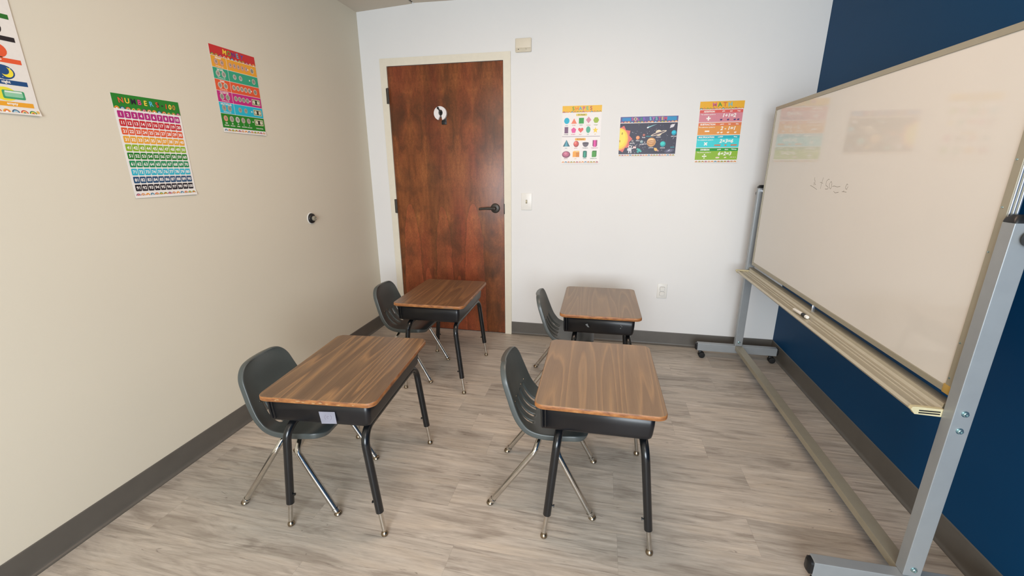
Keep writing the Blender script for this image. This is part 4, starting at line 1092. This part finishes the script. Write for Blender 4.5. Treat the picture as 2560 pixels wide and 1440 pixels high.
p.poly([(18.9, 7.9), (19.4, 7.1), (25.8, 5.4), (19.8, 8.0)], '#8CC4CC', 2); p.ell(19.6, 7.7, .7, .45, '#F0F0F4', 3, rot=-20)
p.ell(36.1, 6.8, 1.5, 1.1, '#CFCCD4', 2, rot=-25); p.ell(36.2, 6.9, 2.2, .35, '#E8E6EC', 3, rot=-40)
p.text('ASTEROID BELT', 20.6, 13.6, .55, '#3CC0D0', 3, 0.03, wmax=3.4); p.text('KUIPER BELT', 37.4, 21.2, .55, '#3CC0D0', 3, 0.03, wmax=2.8)
p.poly([(11.4, 19.9), (13.6, 18.6), (12.0, 19.9)], '#D0C4D0', 2)
# astronaut, telescope satellite, rocket, galaxy
p.rect(7.0, 21.3, 9.3, 23.6, '#E0DEE4', 2, .4); p.ell(8.2, 20.5, 1.3, 1.1, '#E8E6EA', 2); p.ell(8.2, 20.5, .85, .7, '#5A5866', 3); p.rect(7.1, 23.4, 7.9, 25.0, '#DCDAE0', 2); p.rect(8.6, 23.4, 9.4, 25.0, '#DCDAE0', 2); p.rect(6.3, 21.6, 7.0, 23.2, '#D0CED6', 2); p.rect(9.3, 21.4, 10.6, 22.0, '#D8D6DC', 2)
p.rect(10.3, 20.3, 12.4, 21.7, '#E4B8B8', 3); p.rect(10.3, 20.8, 12.4, 21.1, '#F4ECEC', 3.5)
p.poly([(12.9, 24.1), (14.6, 21.7), (15.8, 22.6), (14.1, 25.0)], '#3CA8A4', 2); p.poly([(12.6, 22.2), (13.6, 21.5), (16.6, 23.6), (16.0, 24.5)], '#58C0B8', 2.5)
p.poly([(24.8, 21.4), (26.6, 21.6), (27.6, 23.0), (26.6, 23.8), (25.2, 23.2)], '#ECC070', 2); p.poly([(26.8, 22.8), (28.4, 23.2), (27.8, 24.2)], '#D8A0A8', 2.5)
p.ell(35.4, 23.6, 3.4, 1.4, '#54546C', 2, rot=-12); p.ell(35.4, 23.6, 2.2, .8, '#6C6C84', 2.5, rot=-12); p.ell(35.2, 23.3, .9, .25, '#D8D6E4', 3, rot=-30)
p.rainbows(0.4, 39.4, 26.9, .9, 6)
p.build('solar_system_poster', 'dark solar system poster, the middle one on the white wall', (2.000, 0, 1.7305), curl=lambda u, v: 0.003 * v, **BX)

# math chart
p = Poster(28.2, 40.4, '#EFEBE6')
p.rect(0, 0, 28.2, 5.0, '#F0B429')
p.title('MATH', 14.4, 2.1, 2.8, 3.3, ['#D8708A', '#3E9A3A', '#D86A3A', '#5AC0D8'], 4)
p.rainbows(0.1, 28.1, 5.0, 1.0, 4)
data = [('ADDITION', '+', '1+1=2', '#E0605A', '#D88A98', 'addition', ('plus', 'and', 'total')), ('SUBTRACTION', '-', '2 - 1=1', '#E47C50', '#E69A48', 'subtraction', ('minus', 'less', 'take')),
        ('MULTIPLICATION', 'x', '2×3=6', '#14B4C8', '#3ED4DC', 'multiplication', ('multiply', '', 'times')), ('DIVISION', '÷', '6÷2=3', '#149A38', '#8EBA2E', 'division', ('divide', 'share', 'separate'))]
for k, (nm, sym, eq, c1, c2, low, wds) in enumerate(data):
    y = 5.4 + k * 8.32
    p.rect(0.3, y, 27.9, y + 2.0, c1); p.rect(0.3, y + 2.0, 27.9, y + 7.9, c2)
    p.text(nm, 6.4, y + 1.1, 1.05, '#F8F4EE', 3, 0.05, wmax=10.2)
    for i, wd in enumerate(wds):
        if wd: p.text(wd, 15.6 + i * 4.8, y + 1.0, .75, '#F8F4EE', 3, 0.04, rot=(-6, 0, 6)[i], wmax=3.4)
    p.text('The %s symbol is' % low, 5.9, y + 3.0, .75, '#F8F4EE', 3, 0.02, wmax=10.4)
    p.text(eq, 19.6, y + 3.7, 2.4, '#FBF8F2', 3, 0.03, shear=0.18, wmax=11.5)
    cx, cy = 6.4, y + 5.5
    if k == 0: p.rect(cx - 1.4, cy - .4, cx + 1.4, cy + .4, '#FBF8F2', 2); p.rect(cx - .4, cy - 1.4, cx + .4, cy - .4, '#FBF8F2', 2); p.rect(cx - .4, cy + .4, cx + .4, cy + 1.4, '#FBF8F2', 2)
    if k == 1: p.rect(cx - 1.5, cy - .45, cx + 1.5, cy + .45, '#FBF8F2', 2)
    if k == 2:
        for s_ in (-1, 1): p.poly([(cx - 1.2, cy - s_ * .7), (cx - .7, cy - s_ * 1.2), (cx + 1.2, cy + s_ * .7), (cx + .7, cy + s_ * 1.2)], '#FBF8F2', 2 + (s_ > 0) * .5)
    if k == 3: p.rect(cx - 1.5, cy - .35, cx + 1.5, cy + .35, '#FBF8F2', 2); p.ell(cx, cy - 1.15, .45, None, '#FBF8F2', 2, 12); p.ell(cx, cy + 1.15, .45, None, '#FBF8F2', 2, 12)
    cnt = ([14.6, 19.0, 23.2, 25.4], [13.6, 15.8, 20.0, 24.6], [12.8, 14.2, 15.5, 19.4, 23.4, 24.8, 26.0], [14.6, 15.6, 20.2, 23.8, 25.0, 26.2])[k]
    cc = ('#3E3470', '#F6E8DC', '#D87850', '#F0DCD0')[k]
    for x in cnt:
        p.ell(x, y + 6.5, .75, .5, cc, 2, 12); p.ell(x + .5, y + 6.2, .3, .3, cc, 2.5, 8)
p.rainbows(0.4, 27.8, 39.9, 1.0, 0)
p.build('math_poster', 'math poster with four colour bands, rightmost on the white wall', (2.530, 0, 1.8135), curl=CURL, **BX)
